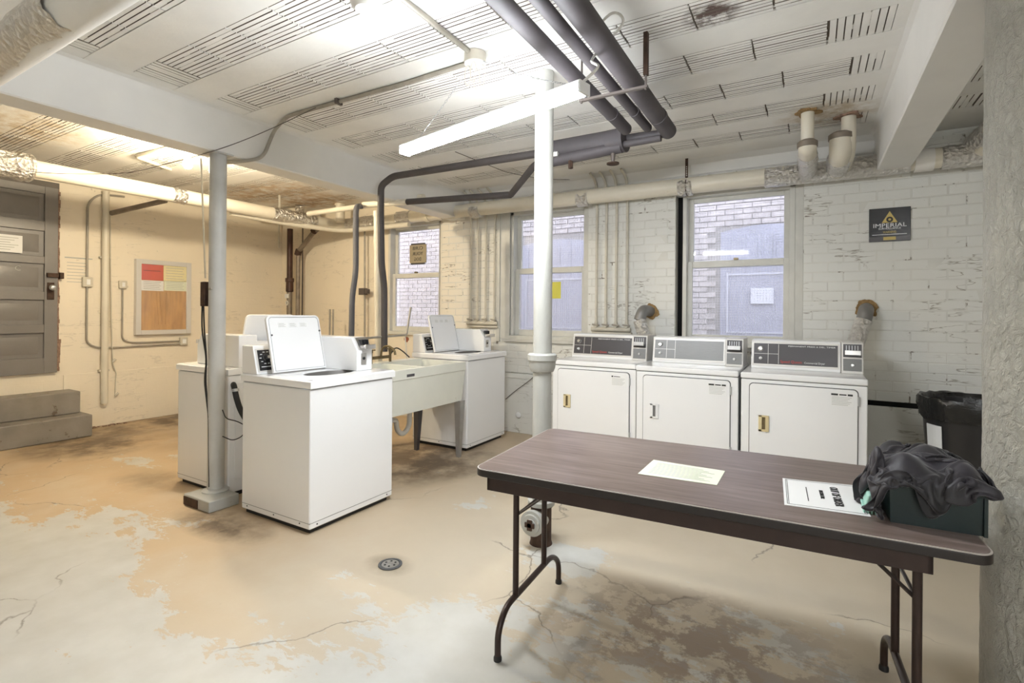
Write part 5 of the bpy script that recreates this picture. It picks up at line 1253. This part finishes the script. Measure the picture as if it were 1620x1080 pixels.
# group conduits with manifolds
def manifold(label, xs_, z0, zm, ztop):
    t = thing('gas_manifold', label, 'pipes', (sum(xs_) / 4, 4.84, zm), 'pipe manifolds on the back wall')
    for x in xs_:
        MB().tube([(x, 4.845, z0 - .02), (x, 4.845, ztop), (x, 4.80, 2.64), (x - .02, 4.70, ZC - .01)], .0125, 10, rad=.06).build('riser_pipe', 'creamconduit', t, smooth=60)
        MB().tube([(x, 4.845, zm), (x, 4.845, z0)], .017, 10).build('valve_body', 'creamconduit', t, smooth=60)
        MB().tube([(x - .03, 4.815, (zm + z0) / 2 + .01), (x + .045, 4.81, (zm + z0) / 2)], .008, 8).build('valve_handle', 'conduit', t, smooth=60)
        MB().lathe([(.022, -.03), (.025, -.02), (.022, .0)], (x, 4.845, (zm + z0) / 2), 'y', 12).build('valve_boss', 'creamconduit', t)
    MB().tube([(xs_[0] - .05, 4.845, zm), (xs_[-1] + .04, 4.845, zm)], .022, 14).build('header_pipe', 'creamconduit', t, smooth=60)
    MB().box(xs_[0] - .04, xs_[-1] + .05, 4.83, YB - .003, zm - .05, zm - .028).build('shelf_bracket', 'creamconduit', t, bevel=0.003)
manifold('four thin cream pipes with valves left of the middle window', (-3.405, -3.31, -3.20, -3.08), 1.27, 1.20, 2.50)
manifold('four thin cream pipes with valves between middle and right windows', (-1.865, -1.765, -1.66, -1.552), 1.24, 1.165, 2.50)

# top-left pipe under the near ceiling
t = thing('jacketed_pipe', 'thick white jacketed pipe with a crinkled foil sleeve at the top left corner', 'pipe', (-2.4, .66, 2.25))
MB().tube([(-5.5, .655, 2.24), (-1.0, .655, 2.24)], .062, 28).build('jacket', 'whitepipe', t, smooth=60)
k = MB(); m_ = 60; n = 24
for i in range(m_ + 1):
    x = -5.0 + 3.05 * i / m_
    for j in range(n):
        a = 2 * math.pi * j / n; r = .066 + rnd.uniform(0, .006); k.v.append((x + rnd.uniform(-.012, .012), .647 + r * math.cos(a) * .98, 2.247 + r * math.sin(a)))
for i in range(m_):
    for j in range(n): a = i * n + j; b_ = i * n + (j + 1) % n; k.f.append((a, b_, b_ + n, a + n))
k.build('foil_sleeve', 'foil', t, smooth=30)

# ceiling conduit runs
t = thing('ceiling_conduit', 'thin dark conduit from the junction box across the ceiling and down the beam', 'conduit', (-2.5, 2.28, 2.69))
MB().tube([(-1.60, 2.285, 2.694), (-2.12, 2.30, 2.694), (-2.85, 2.285, 2.694), (-3.2, 2.28, 2.692), (-3.46, 2.36, 2.66), (-3.49, 2.30, 2.45), (-3.49, 2.16, 2.39), (-3.75, 2.10, 2.395)], .013, 12, rad=.08).build('pipe', 'conduit', t, smooth=60)
MB().box(-2.68, -2.66, 2.26, 2.31, 2.675, ZC).build('conduit_clamp', 'darkconduit', t)
t = pipe('ceiling_conduit', 'thin conduit running from the top edge to the ceiling junction box', [(-1.53, .3, 2.696), (-1.56, 2.19, 2.696)], .013, 'conduit')
t = pipe('ceiling_conduit', 'cream conduit bending across the left ceiling bay to the bare bulb', [at(272, 232, 2, 2.697), at(213, 247, 2, 2.697), at(270, 268, 2, 2.697)], .014, 'creamconduit')
w_pts = [at(0, 262, 2, 2.36), at(50, 272, 2, 2.36), at(100, 275, 2, 2.36), at(200, 275, 2, 2.36), at(300, 250, 2, 2.37), at(360, 232, 2, 2.42), at(420, 208, 2, 2.52), at(500, 170, 2, 2.68)]
t = tag(MB().tube(w_pts, .0028, 6, rad=.2).build('sagging_wire', 'darkconduit', None, smooth=60), 'thin black wire sagging from the ceiling conduit to the far left', 'wire')
t = tag(MB().tube([at(720, 240, 2, 2.695), at(800, 272, 2, 2.69), at(838, 280, 2, 2.69), at(872, 284, 2, 2.69), at(912, 284, 2, 2.69)], .003, 6, rad=.1).build('ceiling_wire', 'darkconduit', None, smooth=60), 'thin wire tacked to the ceiling behind the stack', 'wire')

# slim column wiring
t = thing('column_outlet', 'dark outlet box with black cords and thin conduit strapped beside the slim column', 'outlet', (-3.62, 1.97, 1.45))
MB().tube([at(318, 250, 1, 1.97), at(325, 440, 1, 1.97)], .006, 8).build('conduit', 'creamconduit', t, smooth=60)
q = at(325, 465, 1, 1.97); MB().box(q[0] - .03, q[0] + .025, 1.95, 1.99, q[2] - .085, q[2] + .085).build('box', 'rust', t, bevel=0.004)
for s_ in range(2):
    a = [at(322 - s_ * 2, 480, 1, 1.96), at(323 - s_ * 4, 520, 1, 1.96), at(327, 570, 1, 1.96), at(325 - s_ * 2, 600, 1, 1.96), at(330, 660, 1, 1.96), at(331, 770, 1, 1.96)]
    MB().tube(a[:6 - s_], .005, 8, rad=.08).build('cord', 'rubber', t, smooth=60)

# ================================================================== LEFT WALL ITEMS
def onl(px, py, d=.0): return at(px, py, 0, XL + d)
a = onl(168, 300, .05); b_ = onl(165, 638, .05)
t = thing('wall_riser', 'cream painted vertical pipe on the left wall between door and notice board', 'pipe', (XL + .05, b_[1], b_[2]))
MB().tube([(XL + .05, b_[1], 2.66), (XL + .05, b_[1], b_[2])], .034, 18).build('pipe', 'creampipe', t, smooth=60)
for z in (.62, 1.9): MB().box(XL, XL + .05, b_[1] - .05, b_[1] + .05, z, z + .02).build('bracket', 'creamconduit', t, bevel=0.002)
Yc = onl(138, 400, .02)[1]; zb1 = onl(138, 446, .02)[2]; Yr = onl(290, 537, .02)[1]; zr_ = onl(290, 540, .02)[2]; Yb2 = onl(194, 450, .02)[1]; zb2 = onl(194, 450, .02)[2]
t = thing('wall_switch', 'cream metal switch box with conduit right of the grey door', 'switch', (XL, Yc, zb1), 'switch boxes on the left wall')
MB().tube([(XL + .02, Yc + .35, 2.64), (XL + .02, Yc + .1, 2.62), (XL + .02, Yc, 2.50), (XL + .02, Yc, zb1)], .011, 10, rad=.09).build('upper_conduit', 'conduit', t, smooth=60)
MB().tube([(XL + .02, Yc, zb1), (XL + .02, Yc, zr_ + .02), (XL + .02, Yc + .12, zr_ - .035), (XL + .02, Yr, zr_ - .03)], .010, 10, rad=.12).build('lower_conduit', 'conduit', t, smooth=60)
MB().box(XL, XL + .045, Yc - .045, Yc + .05, zb1 - .055, zb1 + .055).build('box', 'creamconduit', t, bevel=0.01, seg=3)
MB().box(XL + .045, XL + .049, Yc - .012, Yc + .022, zb1 - .03, zb1 + .03).build('switch_plate', 'paper', t, bevel=0.001)
t = thing('wall_switch', 'smaller cream metal switch box between the wall riser and notice board', 'switch', (XL, Yb2, zb2), 'switch boxes on the left wall')
MB().tube([(XL + .02, Yb2, zb2), (XL + .02, Yb2, zr_ + .04), (XL + .02, Yb2 + .12, zr_ + .01), (XL + .02, Yr, zr_ + .01)], .009, 10, rad=.10).build('conduit', 'conduit', t, smooth=60)
MB().box(XL, XL + .04, Yb2 - .04, Yb2 + .04, zb2 - .045, zb2 + .045).build('box', 'creamconduit', t, bevel=0.008, seg=3)
MB().box(XL + .04, XL + .043, Yb2 - .012, Yb2 + .018, zb2 - .026, zb2 + .026).build('switch_plate', 'paper', t, bevel=0.001)
t = thing('wall_outlet', 'cream outlet box under the lower right corner of the notice board', 'outlet', (XL, Yr, zr_))
MB().box(XL, XL + .045, Yr - .045, Yr + .045, zr_ - .045, zr_ + .055).build('box', 'creamconduit', t, bevel=0.008, seg=3)
MB().box(XL + .045, XL + .048, Yr - .022, Yr + .022, zr_ - .022, zr_ + .03).build('outlet_plate', 'paper', t, bevel=0.001)
a = [onl(174, 338, .03), onl(176, 500, .03), onl(178, 575, .03), onl(184, 590, .03), onl(183, 600, .03), onl(182, 627, .03)]
t = thing('thin_drain_line', 'thin kinked line hanging beside the cream wall riser', 'pipe', a[0]); MB().tube(a, .006, 8, rad=.02).build('line', 'creamconduit', t, smooth=60)
for z in (a[2][2] + .02, a[5][2] + .01): MB().tube([(XL + .03, a[2][1] if z > .5 else a[5][1], z), (XL + .03, (a[2][1] if z > .5 else a[5][1]) + .03, z + .03)], .013, 8).build('fitting', 'creamconduit', t)
a = at(176, 337, 0, XL + .06); b_ = at(262, 317, 0, -6.15); t = pipe('slanted_tube', 'dark grey tube slanting from the wall riser up to the thick pipe', [a, b_], .028, 'greypipe')

# notice board
A_ = onl(212, 412); Bq = onl(299, 416); Cz = onl(212, 531)
by0, by1, bz0, bz1 = A_[1], Bq[1], 1.02, 1.925
t = thing('notice_board', 'aluminium framed notice board with red and yellow papers on the left wall', 'notice board', (XL, (by0 + by1) / 2, 1.0))
MB().box(XL, XL + .045, by0, by1, bz0, bz1).build('case', 'alu', t, bevel=0.003)
k = MB(); f_ = .055; xa, xb = XL + .045, XL + .062
for b4 in ((by0, by0 + f_, bz0, bz1), (by1 - f_, by1, bz0, bz1), (by0 + f_, by1 - f_, bz0, bz0 + f_), (by0 + f_, by1 - f_, bz1 - f_, bz1)): k.box(xa, xb, *b4)
k.build('door_frame', 'alu', t, bevel=0.003)
iy0, iy1, iz0, iz1 = by0 + f_, by1 - f_, bz0 + f_, bz1 - f_; ww, hh = iy1 - iy0, iz1 - iz0
MB().box(xa, xa + .002, iy0, iy1, iz0, iz1).build('backing', 'cork', t, smooth=0)
for nm, mt, u0, u1, v0, v1 in (('red_paper', 'redpaper', .0, .47, .76, 1.0), ('white_notice', 'paper', .0, .48, .60, .755), ('yellow_notice', 'yellowpaper', .48, 1.0, .76, 1.0), ('lined_notice', 'greenpaper', .49, 1.0, .61, .765)):
    o = MB().box(xa + .002, xa + .004, iy0 + ww * u0, iy0 + ww * u1, iz0 + hh * v0, iz0 + hh * v1).build(nm, mt, t, smooth=0); o['label'] = nm.replace('_', ' ')
    k = MB()
    for i in range(5 if 'red' not in nm else 1):
        z = iz0 + hh * (v0 + (v1 - v0) * (.15 + .17 * i)) if 'red' not in nm else iz0 + hh * .90; k.box(xa + .004, xa + .0045, iy0 + ww * (u0 + .05), iy0 + ww * (u1 - .06 - .03 * (i % 2)), z, z + .006)
    k.build('print', 'inkfaint' if 'red' not in nm else 'ink', o, smooth=0)
for y in (.33, .40, .55, .63):
    MB().tube([(xa + .004, iy0 + ww * (y + .05 * s_ * (1 if y < .5 else -.5)), iz0 + hh * (.58 - s_ * .5)) for s_ in (0, .3, .6, 1)], .004, 6).build('paper_crease', 'cork', t)
MB().box(xb - .006, xb - .004, iy0, iy1, iz0, iz1).build('acrylic_sheet', 'acrylic', t, smooth=0)
t = tag(MB().box(XL, XL + .0012, onl(97, 430)[1], onl(147, 430)[1], onl(120, 465)[2], onl(120, 405)[2]).build('faded_notice', 'creamnotice' if 0 else 'plaster', None, smooth=0), 'faded painted over notice sheet on the wall right of the door', 'notice')
k = MB(); y0_, y1_ = onl(102, 430)[1], onl(146, 430)[1]; zt = onl(120, 406)[2]
k.box(XL + .0012, XL + .002, y0_, y1_, zt - .02, zt - .008)
for i in range(7): k.box(XL + .0012, XL + .0017, y0_ + .02, y1_ - .04 - .02 * (i % 3), zt - .07 - i * .035, zt - .064 - i * .035)
k.build('faded_print', 'inkfaint', t, smooth=0)
k = MB(); rr = random.Random(3)
for i in range(26): 
    y = 2.62 + rr.uniform(-.22, .22); x = XL + .03 + rr.uniform(0, .06); s_ = rr.uniform(.006, .018); k.box(x, x + s_, y, y + s_ * 1.3, 0, s_ * .7)
o = k.build('rubble', 'raw', None); tag(o, 'crumbled plaster rubble at the foot of the left wall by the steps', 'rubble', kind='stuff')
o = MB().lathe([(0, 0), (.03, 0), (.032, .004), (.025, .010), (.012, .012), (0, .012)], (0, 0, 0), 'z', 20).xf(Matrix.Translation((-2.76, YB - .05, .20)) @ Matrix.Rotation(R(90), 4, 'X')).build('round_cover', 'paper', None); tag(o, 'small round white cover low on the back wall left of the stack', 'cover')
t = pipe('drooping_cord', 'thin dark cord drooping from the ledge beside the stack', [(-2.50, YB - .08, .70), (-2.60, YB - .07, .60), (-2.80, YB - .06, .46), (-2.92, YB - .06, .36)], .004, 'darkconduit', cat='cord')

# ================================================================== SIGNS
s0 = at(1375, 332, 1, YB - .03); s1 = at(1441, 326, 1, YB - .03); s2 = at(1441, 380, 1, YB - .03)
t = thing('security_sign', 'black plastic security sign with a gold triangle on the right brick wall', 'sign', ((s0[0] + s1[0]) / 2, YB - .02, s2[2]))
gx0, gx1, gz0, gz1 = s0[0], s1[0], s2[2], s1[2]; gy = YB - .034; cx = (gx0 + gx1) / 2; W_, H_ = gx1 - gx0, gz1 - gz0
MB().box(gx0, gx1, gy, YB - .014, gz0, gz1).build('plate', 'blackgloss', t, bevel=0.003)
MB().box(gx0 + .002, gx1 - .002, gy - .004, gy, gz0 + .002, gz0 + H_ * .15).build('lower_band', 'darkpanel', t, bevel=0.001)
def tri(x, z, w_, h_): return [(x - w_ / 2, z), (x + w_ / 2, z), (x, z + h_)]
MB().prism(tri(cx, gz0 + H_ * .56, W_ * .38, H_ * .34), 1, gy - .0015, gy).build('triangle', 'gold', t, smooth=0)
MB().lathe([(0, -.0025), (W_ * .082, -.0025), (W_ * .082, 0)], (cx, gy, gz0 + H_ * .65), 'y', 24).build('eye_ring', 'ink', t)
MB().lathe([(0, -.0035), (W_ * .035, -.0035), (W_ * .035, 0)], (cx, gy, gz0 + H_ * .65), 'y', 18).build('eye', 'gold', t)
text('IMPERIAL', 'sign_lettering', 'inkw', t, (cx, gy - .001, gz0 + H_ * .475), (1, 0, 0), (0, 0, 1), H_ * .17, width=W_ * .80)
text('SURVEILLANCE', 'sign_lettering', 'inkw', t, (cx, gy - .001, gz0 + H_ * .385), (1, 0, 0), (0, 0, 1), H_ * .075, width=W_ * .54)
text('WARNING', 'sign_lettering', 'gold', t, (cx, gy - .001, gz0 + H_ * .275), (1, 0, 0), (0, 0, 1), H_ * .095, width=W_ * .32)
k = MB(); k.box(gx0 + W_ * .08, gx1 - W_ * .09, gy - .001, gy, gz0 + H_ * .20, gz0 + H_ * .215); k.build('fine_print', 'inkw', t, smooth=0)
MB().box(cx - W_ * .15, cx + W_ * .15, gy - .006, gy - .004, gz0 + H_ * .04, gz0 + H_ * .135).build('number_plate', 'gold', t, smooth=0)
t = thing('window_sign', 'tan plastic sign seen mirrored from behind in the far left window', 'sign', (-4.22, YB + .06, 1.9))
q0 = at(648, 388, 1, YB + .07); q1 = at(674, 415, 1, YB + .07); zx = (q0[0] + q1[0]) / 2; zz_ = (q0[2] + q1[2]) / 2; hw = (q1[0] - q0[0]) / 2
MB().box(zx - hw, zx + hw, YB + .070, YB + .078, q1[2], q0[2]).build('plate', 'tan', t, bevel=0.002)
MB().box(zx - hw * .85, zx + hw * .85, YB + .072, YB + .08, q1[2] - .02, q0[2] + .02).build('backing_strip', 'darkpanel', t, bevel=0.001)
for i, s_ in enumerate(('CURB', 'YOUR', 'DOG')):
    text(s_, 'sign_lettering', 'ink', t, (zx, YB + .0690, zz_ + .07 - .07 * i), (-1, 0, 0), (0, 0, 1), .062, width=.17 if i < 2 else .11)
q0 = at(870, 446, 1, YB + .04); q1 = at(887, 472, 1, YB + .04)
tag(MB().box(q0[0], q1[0], YB + .040, YB + .043, q1[2], q0[2]).build('yellow_note', 'brightyellow', None, smooth=0), 'yellow note taped inside the middle window beside the stack pipe', 'note')
